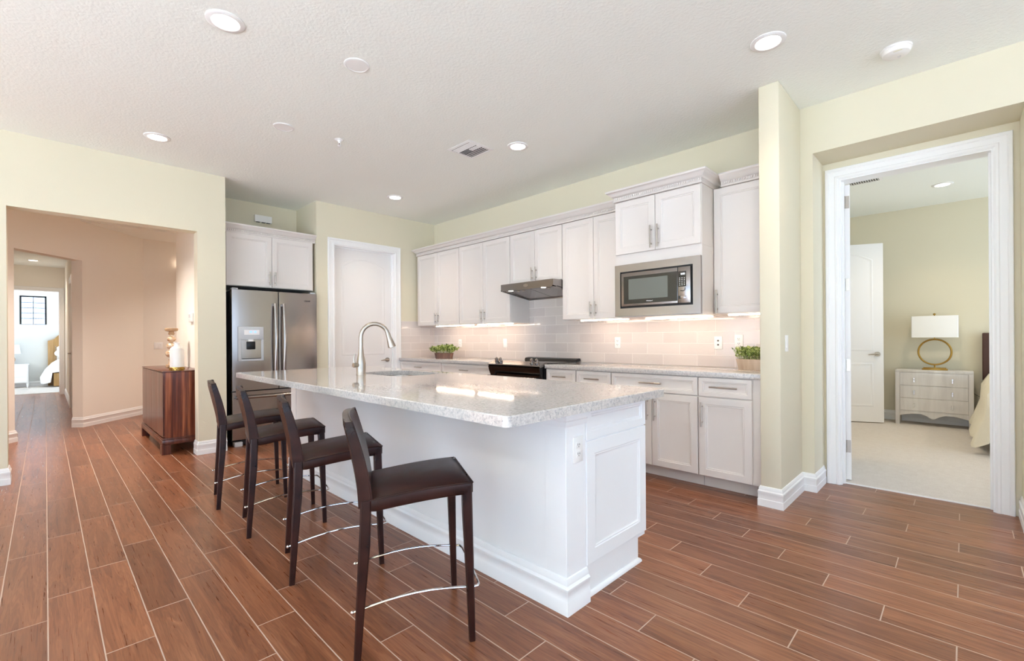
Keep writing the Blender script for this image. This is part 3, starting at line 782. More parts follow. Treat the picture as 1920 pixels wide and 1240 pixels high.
mb = MB(); mb.lathe([(0.03, 0), (0.03, -0.02)], (dx0+0.13, 0.0, dz1-0.145), 16); mb.obj('chute', 'plastic', dp)
mb = MB(); mb.box(dx0+0.06, dx1-0.045, yf-0.0015, yf, dz1-0.09, dz1-0.035); dpl = mb.obj('display', 'plastic', dp)
for x in (dx0+0.115, dx0+0.160):
    mb = MB(); mb.box(x, x+0.022, yf-0.003, yf-0.0014, dz1-0.066, dz1-0.050); mb.obj('indicator_light', 'led', dpl)
mb = MB(); mb.box(dx0+0.04, dx1-0.034, yf+0.003, 0.012, dz0+0.022, dz0+0.030); mb.obj('drip_tray', 'steel_dark', dp)
text('Whirlpool', 0.026, 'steel_dark', rd, (0.795, 0.0060, 1.655), FACE_MY)
for x in (0.02, fw-0.10):
    mb = MB(); mb.box(x, x+0.08, 0.0, 0.10, 0.0, 0.05, 0.006); mb.obj('foot', 'greyplastic', t)
mb = MB(); mb.box(0.10, fw-0.10, 0.04, 0.08, 0.015, 0.07); mb.obj('kick_grille', 'steel_dark', t)
for x in (0.01, fw-0.07):
    mb = MB(); mb.box(x, x+0.06, 0.03, 0.10, 1.746, 1.765, 0.004); mb.obj('hinge_cover', 'greyplastic', t)

# cabinet above the refrigerator
t = thing('upper_cabinet', 'white two-door cabinet above the refrigerator in the alcove', 'cabinet', (-5.83, 1.395, 0), PI/2); cw = 0.97
mb = MB(); mb.box(0.001, cw-0.001, 0, 0.58, 1.795, 2.395, 0.001, 1); mb.obj('body', 'cab', t)
cab_front(t, 'door', 0.012, cw/2-0.002, 1.799, 2.390, (cw/2-0.032, 1.90, 0.16, True)); cab_front(t, 'door', cw/2+0.002, cw-0.012, 1.799, 2.390, (cw/2+0.032, 1.90, 0.16, True))
mb = MB(); crown(mb, [(-0.033, -0.003), (cw+0.025, -0.003)], 2.393); dentils(mb, [(-0.03, -0.003), (cw+0.02, -0.003)], 2.393); mb.box(-0.03, cw+0.022, -0.003, 0.05, 2.3955, 2.41); mb.obj('crown_moulding', 'cab', t)
t = thing('door_chime', 'small pale box chime on the alcove wall above the refrigerator cabinet', 'door chime', (-6.43, 1.868, 2.69), PI/2)
mb = MB(); mb.box(0, 0.20, -0.05, -0.001, 0.0, 0.085, 0.004); mb.obj('cover', 'plastic', t)
mb = MB()
for x in (0.02, 0.085, 0.14): mb.box(x, x+0.04, -0.045, -0.01, -0.004, 0.001)
mb.obj('sound_slot', 'steel_dark', t)

# ------------------------------------------------------------------ island
IX0, IX1, IY0, IY1 = -4.345, -1.222, 1.565, 2.245
t = thing('kitchen_island', 'white kitchen island base with panelled end and outlet post', 'island', (IX1, IY0, 0))
il = IX1-IX0; idp = IY1-IY0
mb = MB(); mb.box(-il, 0, 0, 0.02, 0.15, 0.872).box(-il, 0, idp-0.02, idp, 0.15, 0.872).box(-il, -il+0.02, 0.02, idp-0.02, 0.15, 0.872).box(-0.02, 0, 0.02, idp-0.02, 0.15, 0.872).box(-il, 0, 0, idp, 0.13, 0.15).box(-il, -0.015, 0, idp-0.06, 0, 0.13); mb.obj('body', 'isl', t)
PB = [(0, 0), (0.022, 0), (0.022, 0.055), (0.019, 0.060), (0.019, 0.098), (0.021, 0.102), (0.021, 0.112), (0.012, 0.122), (0.012, 0.132), (0.005, 0.148), (0, 0.150)]
mb = MB(); mb.sweep([(0.006, 0.14), (0.006, -0.004), (-il-0.006, -0.004), (-il-0.006, 0.14)][::-1], PB); mb.obj('base_moulding', 'isl', t)
mb = MB(); mb.box(-0.11, 0.006, -0.004, 0.14, 0.0, 0.872, 0.002, 1); po = mb.obj('corner_post', 'isl', t)
PC = [(0, 0.797), (0.006, 0.797), (0.010, 0.806), (0.010, 0.820), (0.014, 0.826), (0.014, 0.850), (0.018, 0.856), (0.018, 0.872), (0, 0.872)]
mb = MB(); mb.sweep([(-0.11, 0.14), (-0.11, -0.004), (0.006, -0.004), (0.006, 0.14)], PC); mb.obj('capital', 'isl', po)
mb = MB(); mb.box(-il-0.006, -il+0.11, -0.004, 0.14, 0.0, 0.872, 0.002, 1); po2 = mb.obj('corner_post', 'isl', t)
mb = MB(); mb.sweep([(-il-0.006, 0.14), (-il-0.006, -0.004), (-il+0.11, -0.004), (-il+0.11, 0.14)], PC); mb.obj('capital', 'isl', po2)
e = bpy.data.objects.new('end_panel', None); C.objects.link(e); e.parent = t; e.rotation_euler = (0, 0, PI/2)
pe0, pe1 = 0.142, idp
mb = MB(); mb.front(pe0, pe1, 0.152, 0.712, -0.010, 0.0095, [(0.0, 0.002), (0.002, 0.0), (0.062, 0.0), (0.066, 0.003), (0.072, 0.003), (0.078, 0.007), (0.086, 0.0085)]); mb.obj('lower_panel', 'isl', e)
mb = MB(); mb.front(pe0, pe1, 0.718, 0.870, -0.010, 0.0095, [(0.0, 0.002), (0.002, 0.0), (0.036, 0.0), (0.040, 0.004), (0.046, 0.004), (0.052, 0.0085)]); mb.obj('upper_panel', 'isl', e)
mb = MB(); mb.box(pe0, idp-0.06, 0.006, 0.014, 0.0, 0.152); mb.sweep([(pe0, 0.006), (idp-0.058, 0.006), (idp-0.058, 0.05)], [(0, 0), (0.014, 0), (0.014, 0.008), (0.010, 0.015), (0.004, 0.019), (0, 0.02)]); mb.obj('toe_board', 'isl', e)

# island top with sink cut-out
TX0, TX1, TY0, TY1, TZ0, TZ1 = -4.30, -1.105, 1.10, 2.262, 0.8745, 0.914
SKX0, SKX1, SKY0, SKY1 = -3.46, -2.86, 1.75, 2.17
def rrect(x0, x1, y0, y1, r, n=6):
    P = []
    for (cx, cy, a0) in ((x1-r, y0+r, -PI/2), (x1-r, y1-r, 0), (x0+r, y1-r, PI/2), (x0+r, y0+r, PI)):
        for k in range(n+1):
            a = a0+PI/2*k/n; P.append((cx+r*math.cos(a), cy+r*math.sin(a)))
    return P
def slab_with_hole(mb, outer, inner, z0, z1, b=0.004):
    bm = mb.bm
    def ringv(P, z, off=0): return [bm.verts.new((x, y, z)) for x, y in P]
    def shrink(P, d):
        cx = sum(p[0] for p in P)/len(P); cy = sum(p[1] for p in P)/len(P)
        return [(x-(d if x > cx else -d), y-(d if y > cy else -d)) for x, y in P]
    ot, it = ringv(shrink(outer, b), z1), ringv(shrink(inner, -0.003), z1)
    oe, ie = ringv(outer, z1-b), ringv(inner, z1-0.003)
    ob, ib = ringv(outer, z0), ringv(inner, z0)
    def wall(a, c):
        n = len(a)
        for i in range(n): bm.faces.new((a[i], a[(i+1) % n], c[(i+1) % n], c[i]))
    wall(oe, ot); wall(ob, oe); wall(it, ie); wall(ie, ib)
    for o_, i_ in ((ot, it), (ob, ib)):
        es = []
        for L in (o_, i_):
            for i in range(len(L)):
                e_ = bm.edges.get((L[i], L[(i+1) % len(L)])) or bm.edges.new((L[i], L[(i+1) % len(L)])); es.append(e_)
        bmesh.ops.triangle_fill(bm, edges=es, use_beauty=True, use_dissolve=False)
mb = MB(); slab_with_hole(mb, rrect(TX0, TX1, TY0, TY1, 0.03, 5), rrect(SKX0, SKX1, SKY0, SKY1, 0.13, 8), TZ0, TZ1)
tag(mb.obj('island_countertop', 'quartz', sharp=20), 'large glossy speckled quartz top of the island with sink cut-out', 'countertop')
# sink
mb = MB()
Ls = []
for (ins, z) in ((-0.014, 0.8738), (-0.002, 0.8738), (0.0, 0.868), (0.004, 0.76), (0.03, 0.715), (0.10, 0.705)):
    Ls.append([(x, y, z) for x, y in rrect(SKX0+ins, SKX1-ins, SKY0+ins, SKY1-ins, max(0.03, 0.13-ins), 8)])
mb.loops(Ls, cap0=False, cap1=True)
sk = tag(mb.obj('sink', 'steelh', recalc=False), 'undermount stainless sink in the island top', 'sink')
mb = MB(); mb.lathe([(0.045, 0.7055), (0.045, 0.708), (0.03, 0.707)], (-3.16, 1.95, 0), 20); mb.obj('drain', 'chrome', sk)
# faucet
FXY = (-3.245, 1.672)
t = thing('faucet', 'brushed nickel gooseneck pull-down faucet on the island', 'faucet', (*FXY, 0.914), math.radians(62))
mb = MB(); mb.lathe([(0.036, 0.0), (0.036, 0.004), (0.033, 0.010), (0.034, 0.05), (0.034, 0.085), (0.029, 0.12), (0.021, 0.16), (0.017, 0.20), (0.0165, 0.21)], n=24); mb.obj('body', 'nickel', t)
pts = [(0, 0, 0.205), (0, 0, 0.28)]
for k in range(13):
    a = PI-PI*k/12*0.93; pts.append((0.100+0.100*math.cos(a), 0, 0.285+0.10*math.sin(a)))
mb = MB(); mb.tube(pts, 0.0155, 16); spo = mb.obj('spout', 'nickel', t)
p = Vector(pts[-1]); dd = (Vector(pts[-1])-Vector(pts[-2])).normalized()
dd = Vector((0.30, 0, -1)).normalized()
mb = MB(); mb.tube([p-dd*0.01, p+dd*0.02, p+dd*0.06, p+dd*0.095, p+dd*0.105, p+dd*0.107], [0.0165, 0.018, 0.024, 0.029, 0.029, 0.024], 18); mb.obj('spray_head', 'nickel', t)
mb = MB(); mb.cyl((-0.02, -0.015, 0.075), (-0.055, -0.035, 0.075), 0.018, 14); mb.tube([(-0.045, -0.03, 0.085), (-0.05, -0.032, 0.11), (-0.045, -0.026, 0.16)], [0.008, 0.007, 0.005], 8); mb.obj('lever', 'nickel', t)

# ------------------------------------------------------------------ outlets, switches, thermostat
def plate(name, label, cat, loc, rz, kind='outlet', gang=1, group=None):
    t = thing(name, label, cat, loc, rz, group=group); wd = 0.07+0.046*(gang-1)
    mb = MB(); mb.box(-wd/2, wd/2, -0.006, -0.0006, -0.057, 0.057, 0.002); mb.obj('cover_plate', 'plastic', t)
    for g in range(gang):
        cx = (g-(gang-1)/2)*0.046
        if kind == 'outlet':
            for z in (-0.02, 0.02):
                mb = MB(); mb.box(cx-0.016, cx+0.016, -0.0085, -0.0055, z-0.014, z+0.014, 0.003); rcp = mb.obj('receptacle', 'plastic', t)
                mb = MB(); mb.box(cx-0.0075, cx-0.0045, -0.0092, -0.008, z-0.002, z+0.007).box(cx+0.0045, cx+0.0075, -0.0092, -0.008, z-0.002, z+0.006).cyl((cx, -0.008, z-0.007), (cx, -0.0092, z-0.007), 0.0025, 8); mb.obj('slot', 'slot', rcp)
        elif kind == 'jack':
            mb = MB()
            for z in (-0.018, 0.018): mb.cyl((cx, -0.006, z), (cx, -0.009, z), 0.008, 12)
            mb.obj('jack', 'slot', t)
        else:
            mb = MB(); mb.prism([(-0.006, -0.033), (-0.010, -0.033), (-0.0075, 0.0), (-0.007, 0.033), (-0.006, 0.033)], 'x', cx-0.016, cx+0.016); mb.obj('rocker', 'plastic', t)
    return t
TB = BW-0.012
plate('wall_outlet', 'white outlet on the backsplash below the far left wall cabinet', 'outlet', (-5.16, TB, 1.117), 0, group='backsplash outlets')
plate('light_switch', 'white rocker switch on the backsplash left of the range', 'switch', (-4.24, TB, 1.122), 0, 'switch')
plate('wall_outlet', 'white outlet on the backsplash below the light bar right of the hood', 'outlet', (-2.57, TB, 1.129), 0, group='backsplash outlets')
plate('jack_plate', 'white plate with two dark round jacks on the backsplash right of centre', 'outlet', (-1.55, TB, 1.130), 0, 'jack')
plate('wall_outlet', 'white outlet on the backsplash partly behind the pale planter', 'outlet', (-1.377, TB, 1.143), 0, group='backsplash outlets')
plate('light_switch', 'white switch on the side of the wall end by the bedroom doorway', 'switch', (SX1, 3.655, 1.133), PI/2, 'switch')
plate('wall_outlet', 'white outlet on the island corner post below the capital', 'outlet', (IX1+0.006, 1.642, 0.69), PI/2)
plate('light_switch', 'white double switch on the hall wall behind the sideboard', 'switch', (W3, 1.305, 1.10), PI/2, 'switch', 2)
t = thing('thermostat', 'white thermostat on the hall wall right of the vase', 'thermostat', (-6.50, 1.22, 1.455), 0)
mb = MB(); mb.box(-0.065, 0.065, -0.028, -0.001, -0.055, 0.055, 0.006); mb.obj('case', 'plastic', t)
mb = MB(); mb.box(-0.045, 0.045, -0.0295, -0.0275, -0.005, 0.035); mb.obj('screen', 'greyplastic', t)

# ------------------------------------------------------------------ planters
def planter(label, loc, rz, L, W, Hh, wood, n, spread, leaf_l):
    t = thing('planter', label, 'plant', loc, rz)
    mb = MB(); k = 0.008
    def q(z, s): return [(-L/2*s, -W/2*s, z), (L/2*s, -W/2*s, z), (L/2*s, W/2*s, z), (-L/2*s, W/2*s, z)]
    mb.loops([q(0, 0.88), q(Hh, 1.0), q(Hh, 0.92), q(Hh-0.012, 0.91)]); mb.obj('box', wood, t)
    mb = MB(); mb.box(-L*0.44, L*0.44, -W*0.44, W*0.44, Hh-0.02, Hh-0.008); mb.obj('soil', 'soil', t)
    rnd = random.Random(hash(label) % 1000 if False else len(label))
    mb = MB(); bm = mb.bm
    for i in range(n):
        bx = rnd.uniform(-L*0.46, L*0.46); by = rnd.uniform(-W*0.46, W*0.46)
        lean = Vector((bx/L*2*spread+rnd.uniform(-0.3, 0.3), by/W*1.2*spread+rnd.uniform(-0.3, 0.3), 1)).normalized()
        hgt = rnd.uniform(0.03, 0.10)
        c = Vector((bx, by, Hh-0.01)) + lean*hgt
        d = (lean+Vector((rnd.uniform(-0.8, 0.8), rnd.uniform(-0.8, 0.8), rnd.uniform(-0.5, 0.6)))).normalized()
        s = d.cross(Vector((rnd.uniform(-1, 1), rnd.uniform(-1, 1), rnd.uniform(-1, 1)))).normalized(); up = s.cross(d)
        l = leaf_l*rnd.uniform(0.7, 1.2); wd = l*0.28
        vs = [bm.verts.new(c), bm.verts.new(c+d*l*0.45+s*wd-up*0.002), bm.verts.new(c+d*l), bm.verts.new(c+d*l*0.45-s*wd-up*0.002), bm.verts.new(c+d*l*0.5+up*0.003)]
        for a, b in ((0, 1), (1, 2), (2, 3), (3, 0)): bm.faces.new((vs[a], vs[b], vs[4]))
        if i % 4 == 0: mb.tube([(bx, by, Hh-0.012), tuple(c)], 0.0012, 4)
    mb.obj('foliage', 'leaf', t, recalc=False)
    return t
planter('leafy green plant in a brown wooden box, left end of the counter', (-5.06, 3.82, 0.914), math.radians(30), 0.24, 0.10, 0.075, 'box_brown', 420, 1.0, 0.046)
planter('clipped green plant in a pale wooden box, right end of the counter', (-1.185, 4.03, 0.914), math.radians(-12), 0.30, 0.11, 0.085, 'box_pale', 760, 0.4, 0.027)

# ------------------------------------------------------------------ counter stools
def rsec(hw, y0, y1, z0, z1, r, crown_=0.0):
    return None
def make_stool(label, loc, rz):
    t = thing('counter_stool', label, 'stool', loc, rz, 'counter stools along the island')
    zt = lambda y: 0.588+0.034*math.sin(min(1, max(0, (y+0.18)/0.40))*PI/2)
    # seat: rounded cross-sections in x-z marched from back to front
    L = []
    N = 16
    for i in range(N+1):
        u = i/N; y = -0.168+0.390*u; hw = 0.192+0.010*u
        zt_ = zt(y); th = 0.050; r = 0.007
        e = 0.0
        if i == 0: e = 0.006
        if i == N: e = 0.008
        x1 = hw-e; z1 = zt_-e; z0 = zt_-th+e*0.5
        sec = []
        for (cx, cz, a0) in ((x1-r, z1-r, 0), (-x1+r, z1-r, PI/2), (-x1+r, z0+r, PI), (x1-r, z0+r, 3*PI/2)):
            for k in range(4):
                a = a0+PI/2*k/3; sec.append((cx+r*math.cos(a), y, cz+r*math.sin(a)))
        # gentle crown of the top face
        L.append([(x, yy, z+(0.006*(1-(x/hw)**2) if z > zt_-0.02 else 0)) for x, yy, z in sec])
    mb = MB(); mb.loops(L); mb.obj('seat', 'leather', t, sharp=50)
    mb = MB()
    for s_ in (-1, 1): mb.tube([(s_*(0.193+0.010*u), -0.166+0.386*u, zt(-0.166+0.386*u)-0.004) for u in [k/12 for k in range(13)]], 0.0026, 6)
    mb.tube([(0.198*(k/5*2-1), 0.222, zt(0.222)-0.004) for k in range(6)], 0.0026, 6)
    mb.obj('seam', 'leather', t)
    # backrest: plan sections (curved front and back) marched upward
    L = []
    for i in range(13):
        u = i/12; z = 0.560+0.318*u
        yc = -0.178-0.018*u-0.042*u*u; th = 0.054-0.022*u; hw = 0.188-0.003*u
        bow = 0.020*math.sin(PI*min(1, u*1.1)*0.6)
        if i == 12: th -= 0.010; hw -= 0.005
        fr = []; bk = []
        for k in range(11):
            s_ = k/10*2-1; x = hw*s_; c_ = bow*(1-s_*s_)
            fr.append((x, yc+th/2-c_, z+(0.010*(1-s_*s_) if i == 12 else 0))); bk.append((x, yc-th/2-c_*0.9, z+(0.010*(1-s_*s_) if i == 12 else 0)))
        L.append(fr+bk[::-1])
    mb = MB(); mb.loops(L); mb.obj('backrest', 'leather', t, sharp=50)
    mb = MB()
    for s_ in (-1, 1):
        mb.tube([(s_*(0.186-0.003*u), -0.178-0.018*u-0.042*u*u+(0.018-0.004*u), 0.56+0.318*u) for u in [k/12 for k in range(13)]], 0.0035, 6)
    mb.tube([(0.182*(k/10*2-1), -0.240+0.016-0.018*(1-(k/10*2-1)**2), 0.879+0.009*(1-(k/10*2-1)**2)) for k in range(11)], 0.0035, 6)
    mb.obj('piping', 'leather', t)
    # legs: square tapered, rounded
    def leg(pts, hs):
        LL = []
        for p, h in zip(pts, hs):
            c = 0.3*h; sq = [(h-c, -h), (h, -h+c), (h, h-c), (h-c, h), (-h+c, h), (-h, h-c), (-h, -h+c), (-h+c, -h)]
            LL.append([(p[0]+a, p[1]+b, p[2]) for a, b in sq])
        m_ = MB(); m_.loops(LL); return m_.obj('leg', 'leather', t, sharp=40)
    for s_ in (-1, 1):
        leg([(s_*0.192, -0.212, 0.0), (s_*0.190, -0.200, 0.20), (s_*0.180, -0.184, 0.42), (s_*0.172, -0.178, 0.585)], [0.0125, 0.016, 0.020, 0.020])
        leg([(s_*0.196, 0.215, 0.0), (s_*0.192, 0.208, 0.25), (s_*0.183, 0.201, 0.50), (s_*0.181, 0.199, 0.606)], [0.0115, 0.015, 0.019, 0.0195])
    # chrome footrest: side rods bowing up, joined across the front
    pts = []
    for k in range(9):
        u = k/8; pts.append((0.191, -0.226+0.448*u, 0.186+0.020*u+0.024*math.sin(PI*u)))
    side = pts[:]
    fr = [(0.186, 0.240, 0.205), (0.165, 0.250, 0.200)] + [(0.165-0.33*k/6, 0.252, 0.199) for k in range(1, 6)] + [(-0.165, 0.250, 0.200), (-0.186, 0.240, 0.205)]
    path = side + fr + [(-x, y, z) for x, y, z in side[::-1]]
    mb = MB(); mb.tube(path, 0.0048, 10)
    for s_ in (-1, 1): mb.ball((s_*0.191, -0.228, 0.186), 0.0075, u=10, v=6)
    mb.obj('footrest', 'chrome', t)
    return t
st = make_stool('dark brown leather counter stool nearest the camera, at the right end of the row', (-1.651, 1.069, 0), math.radians(-28))
dup(st, (-2.438, 1.086, 0), math.radians(-16.5), 'dark brown leather counter stool second from the right, behind the nearest one')
dup(st, (-3.190, 1.093, 0), math.radians(-12), 'dark brown leather counter stool third from the right, second from the refrigerator')
dup(st, (-3.867, 1.085, 0), math.radians(-10.3), 'dark brown leather counter stool farthest away, closest to the refrigerator')

# ------------------------------------------------------------------ sideboard and its ornaments
t = thing('sideboard', 'dark striped wood sideboard in the hall against the wall', 'sideboard', (-5.90, 0.85, 0))
sl, sd = 1.42, 0.355
mb = MB(); mb.box(-sl, 0, 0.012, sd, 0.165, 0.850, 0.002, 1); mb.obj('body', 'rosewood', t)
mb = MB(); mb.box(-sl-0.004, 0.004, -0.004, sd, 0.850, 0.864, 0.003); mb.obj('top', 'rosewood_dark', t)
for k in range(4):
    x0 = -sl+0.006+k*(sl-0.012)/4; x1 = x0+(sl-0.012)/4-0.003
    mb = MB(); mb.prism([(x0, 0.011), (x0, 0.0), ((x0+x1)/2, -0.006), (x1, 0.0), (x1, 0.011)], 'z', 0.18, 0.846); mb.obj('door', 'rosewood_dark', t)
mb = MB(); mb.box(-sl-0.012, 0.012, -0.014, sd, 0.10, 0.150, 0.006).box(-sl-0.006, 0.006, -0.006, sd, 0.150, 0.165, 0.003); mb.obj('plinth', 'rosewood_dark', t)
for x0, x1 in ((-sl-0.014, -sl+0.075), (-0.075, 0.014)):
    for y0, y1 in ((-0.016, 0.06), (sd-0.06, sd)):
        s_ = 1 if x1 > 0 else -1
        mb = MB(); mb.prism([(x0, 0.0), (x1, 0.0), (x1, 0.10), (x0, 0.10)], 'y', y0, y1); mb.obj('foot', 'rosewood_dark', t)
SBZ = 0.864
t = thing('candle_holder', 'tall mercury glass candle holder with stacked globes on the sideboard', 'candle holder', (-6.70, 1.05, SBZ))
mb = MB(); mb.box(-0.05, 0.05, -0.05, 0.05, 0, 0.035, 0.004); mb.lathe([(0.032, 0.035), (0.026, 0.07), (0.03, 0.10), (0.022, 0.105)]); mb.obj('base', 'tan', t)
mb = MB()
prof = [(0.02, 0.10)]
for (zc, r) in ((0.165, 0.062), (0.255, 0.052), (0.335, 0.045)):
    for k in range(9):
        a = -PI/2*0.85+PI*0.85*k/8; prof.append((max(0.018, r*math.cos(a)), zc+r*0.78*math.sin(a)))
prof.append((0.018, 0.385)); mb.lathe(prof); mb.obj('globes', 'mercury', t)
mb = MB(); mb.lathe([(0.024, 0.384), (0.032, 0.40), (0.024, 0.425), (0.058, 0.432), (0.066, 0.445), (0.066, 0.462), (0.058, 0.466)]); mb.obj('cup', 'tan', t)
t = thing('vase', 'white ceramic bottle vase with gold band on the sideboard', 'vase', (-5.985, 0.985, SBZ))
mb = MB(); mb.lathe([(0.062, 0.036), (0.064, 0.05), (0.064, 0.215), (0.060, 0.235), (0.045, 0.25), (0.030, 0.258), (0.027, 0.270), (0.028, 0.288), (0.033, 0.293), (0.033, 0.299), (0.024, 0.299), (0.022, 0.27)]); mb.obj('body', 'ceramic', t)
mb = MB(); mb.lathe([(0.063, 0.0), (0.065, 0.003), (0.065, 0.034), (0.062, 0.0365)], n=40)
for k in range(30):
    a = 2*PI*k/30; mb.ball((0.065*math.cos(a), 0.065*math.sin(a), 0.012 if k % 2 else 0.024), 0.006, u=6, v=4)
mb.obj('gold_band', 'gold', t)

# ------------------------------------------------------------------ ceiling fittings
def downlight(label, loc, m='glow', r=0.095, group='recessed ceiling lights', watt=62):
    t = thing('recessed_light', label, 'ceiling light', loc, group=group)
    mb = MB(); mb.lathe([(r, -0.0005), (r, -0.004), (r-0.006, -0.008), (r*0.72, -0.009), (r*0.68, -0.004), (r*0.68, -0.0005)], n=40); mb.obj('trim_ring', 'trim', t)
    mb = MB(); mb.lathe([(r*0.675, -0.0035), (r*0.675, -0.0055), (0.01, -0.0075)], n=40); mb.obj('lens', m, t)
    sd = bpy.data.lights.new('downlight_beam', 'SPOT'); sd.energy = watt; sd.spot_size = math.radians(122); sd.spot_blend = 0.9; sd.shadow_soft_size = 0.055
    sd.color = (1.0, 0.82, 0.63) if m == 'glow' else (1.0, 0.90, 0.82)
    so_ = bpy.data.objects.new('downlight_beam', sd); C.objects.link(so_); so_.parent = t; so_.location = (0, 0, -0.02)
    return t
downlight('recessed ceiling light nearest the camera, at the top left', (-2.875, 0.701, H))
downlight('recessed ceiling light at the left, near the hall wall', (-4.92, 0.682, H), watt=45)
downlight('recessed ceiling light in front of the wall end, at the top right', (-0.817, 3.011, H))
downlight('recessed ceiling light right of the air vent', (-2.879, 3.021, H), watt=105)
downlight('recessed ceiling light deepest in the kitchen corner, near the pantry door', (-4.98, 3.029, H), watt=115)
downlight('recessed ceiling light inside the right bedroom', (-0.164, 7.288, H), watt=110)
downlight('unseen ceiling light added in the foyer to brighten the hall', (-8.4, 2.2, 2.91), 'glow_hall', watt=320)  # added lamp, never in view, fills the hall from the foyer side
for bx_, by_ in ((1.9, 7.288), (1.9, 5.6), (-0.9, 5.35)):
    downlight('unseen ceiling light added to brighten the right bedroom', (bx_, by_, H), watt=115)  # unseen lamps added to lift the bedroom's brightness
downlight('unseen ceiling light added to brighten the near end of the corridor', (-10.4, -0.30, 2.83), watt=80)  # added out of view to light the corridor and its floor
downlight('recessed ceiling light in the far corridor', (-13.4, -0.165, 2.83), watt=150)
downlight('unseen ceiling light added behind the header to brighten the hall', (-6.72, 0.08, 2.91), 'glow_hall', watt=720)  # added fill for the hall, its fixture stays out of view
for lab, p in (('round white ceiling speaker above the island, nearer the camera', (-2.747, 1.40, H)), ('round white ceiling speaker above the island, nearer the refrigerator', (-3.967, 1.38, H))):
    t = thing('ceiling_speaker', lab, 'speaker', p, group='ceiling speakers')
    mb = MB(); mb.lathe([(0.078, -0.0005), (0.078, -0.005), (0.070, -0.008), (0.066, -0.008), (0.065, -0.0005)], n=40); mb.obj('rim', 'trim', t)
    mb = MB(); mb.lathe([(0.0655, -0.003), (0.0655, -0.006), (0.02, -0.007)], n=40); mb.obj('speaker_cover', 'plastic', t)
t = thing('fire_sprinkler', 'small pendent fire sprinkler on the ceiling above the island', 'sprinkler', (-3.883, 1.811, H))
mb = MB(); mb.lathe([(0.038, -0.0005), (0.037, -0.004), (0.02, -0.010), (0.016, -0.018)], n=24); mb.obj('escutcheon', 'trim', t)
mb = MB(); mb.lathe([(0.011, -0.016), (0.011, -0.028), (0.008, -0.03)], n=14)
for s_ in (-1, 1): mb.tube([(s_*0.010, 0, -0.026), (s_*0.016, 0, -0.04), (s_*0.006, 0, -0.058)], 0.003, 6)
mb.lathe([(0.016, -0.058), (0.016, -0.061)], n=14); mb.obj('frame', 'trim', t)
mb = MB(); mb.cyl((0, 0, -0.029), (0, 0, -0.058), 0.0035, 8); mb.obj('bulb', 'sage', t)
t = thing('smoke_detector', 'round white smoke detector with yellow mark on the ceiling near the bedroom', 'smoke detector', (-0.284, 3.646, H))
mb = MB(); mb.lathe([(0.078, -0.0005), (0.078, -0.010), (0.070, -0.014), (0.068, -0.017), (0.072, -0.020), (0.066, -0.034), (0.05, -0.042), (0.03, -0.044)], n=40); mb.obj('case', 'plastic', t)
mb = MB()
for k in range(8):
    a = 2*PI*k/8; mb.box(-0.008, 0.008, -0.0015, 0.0015, 0, 0.002); 
mb.bm.free(); mb = MB(); mb.box(-0.02, 0.02, -0.003, 0.003, -0.0005, 0.0005); mb.xf(Matrix.Translation((0.012, -0.055, -0.0400)) @ Matrix.Rotation(math.radians(28), 4, 'X'))
M['yellow'] = mat('yellow_sticker', '#b8a818', 0.6); mb.obj('sticker', 'yellow', t)
mb = MB()
for y in (0.0, 0.012): mb.tube([(0.01+0.012*math.cos(a), y+0.012*math.sin(a), -0.0442) for a in (0.3, 0.9, 1.5, 2.1)], 0.0012, 5)
mb.obj('test_button', 'greyplastic', t)
M['vent_back'] = mat('vent_duct_grey', '#6d6a68', 0.8)
def vent(label, x0, x1, y0, y1, n, z=H, along='y'):
    t = thing('air_vent', label, 'vent', ((x0+x1)/2, (y0+y1)/2, z)); hx, hy = (x1-x0)/2, (y1-y0)/2; b = 0.028
    mb = MB(); ring_ = [(hx, 0.0), (hx, -0.004), (hx-b*0.6, -0.008), (hx-b, -0.007), (hx-b, -0.0008)]
    mb.loops([[(sx*(hx-(hx-o)), sy*(hy-(hx-o)), zz if zz < 0 else -0.0005) for sx, sy in ((-1, -1), (1, -1), (1, 1), (-1, 1))] for o, zz in ring_], cap0=False, cap1=False); mb.obj('vent_frame', 'trim', t)
    mb = MB(); mb.box(-hx+b, hx-b, -hy+b, hy-b, -0.0015, -0.0005); mb.obj('backing', 'vent_back', t)
    if along == 'ring':
        for k in range(3):
            i = b+0.012+k*0.026
            for s_ in (-1, 1):
                mb = MB(); mb.prism([(s_*(hy-i), -0.002), (s_*(hy-i-0.016), -0.008), (s_*(hy-i-0.018), -0.007), (s_*(hy-i-0.002), -0.0018)], 'x', -hx+b, hx-b); mb.obj('louvre', 'trim', t)
        i = b+0.095
        for k in range(n):
            s_ = 1 if k < n/2 else -1; x = -hx+b+0.008+(2*hx-2*b-0.03)*k/(n-1)+(0.014 if s_ < 0 else 0)
            mb = MB(); mb.prism([(x, -0.002), (x+s_*0.012, -0.008), (x+s_*0.014, -0.007), (x+s_*0.002, -0.0018)], 'y', -hy+i, hy-i); mb.obj('louvre', 'trim', t)
    else:
        for k in range(n):
            x = -hx+b+(2*hx-2*b)*(k+0.3)/n
            mb = MB(); mb.prism([(x, -0.002), (x+0.010, -0.009), (x+0.012, -0.008), (x+0.002, -0.0018)], 'y', -hy+b, hy-b); mb.obj('louvre', 'trim', t)
    return t
vent('square white ceiling air vent above the kitchen', -3.395, -3.088, 2.615, 2.915, 10, along='ring')
vent('white slotted ceiling air vent inside the right bedroom', -0.95, -0.63, 6.36, 6.58, 12)
t = thing('wall_sconce', 'small glowing wall lamp at the end of the hall', 'lamp', (W3, 1.60, 2.42), PI/2)
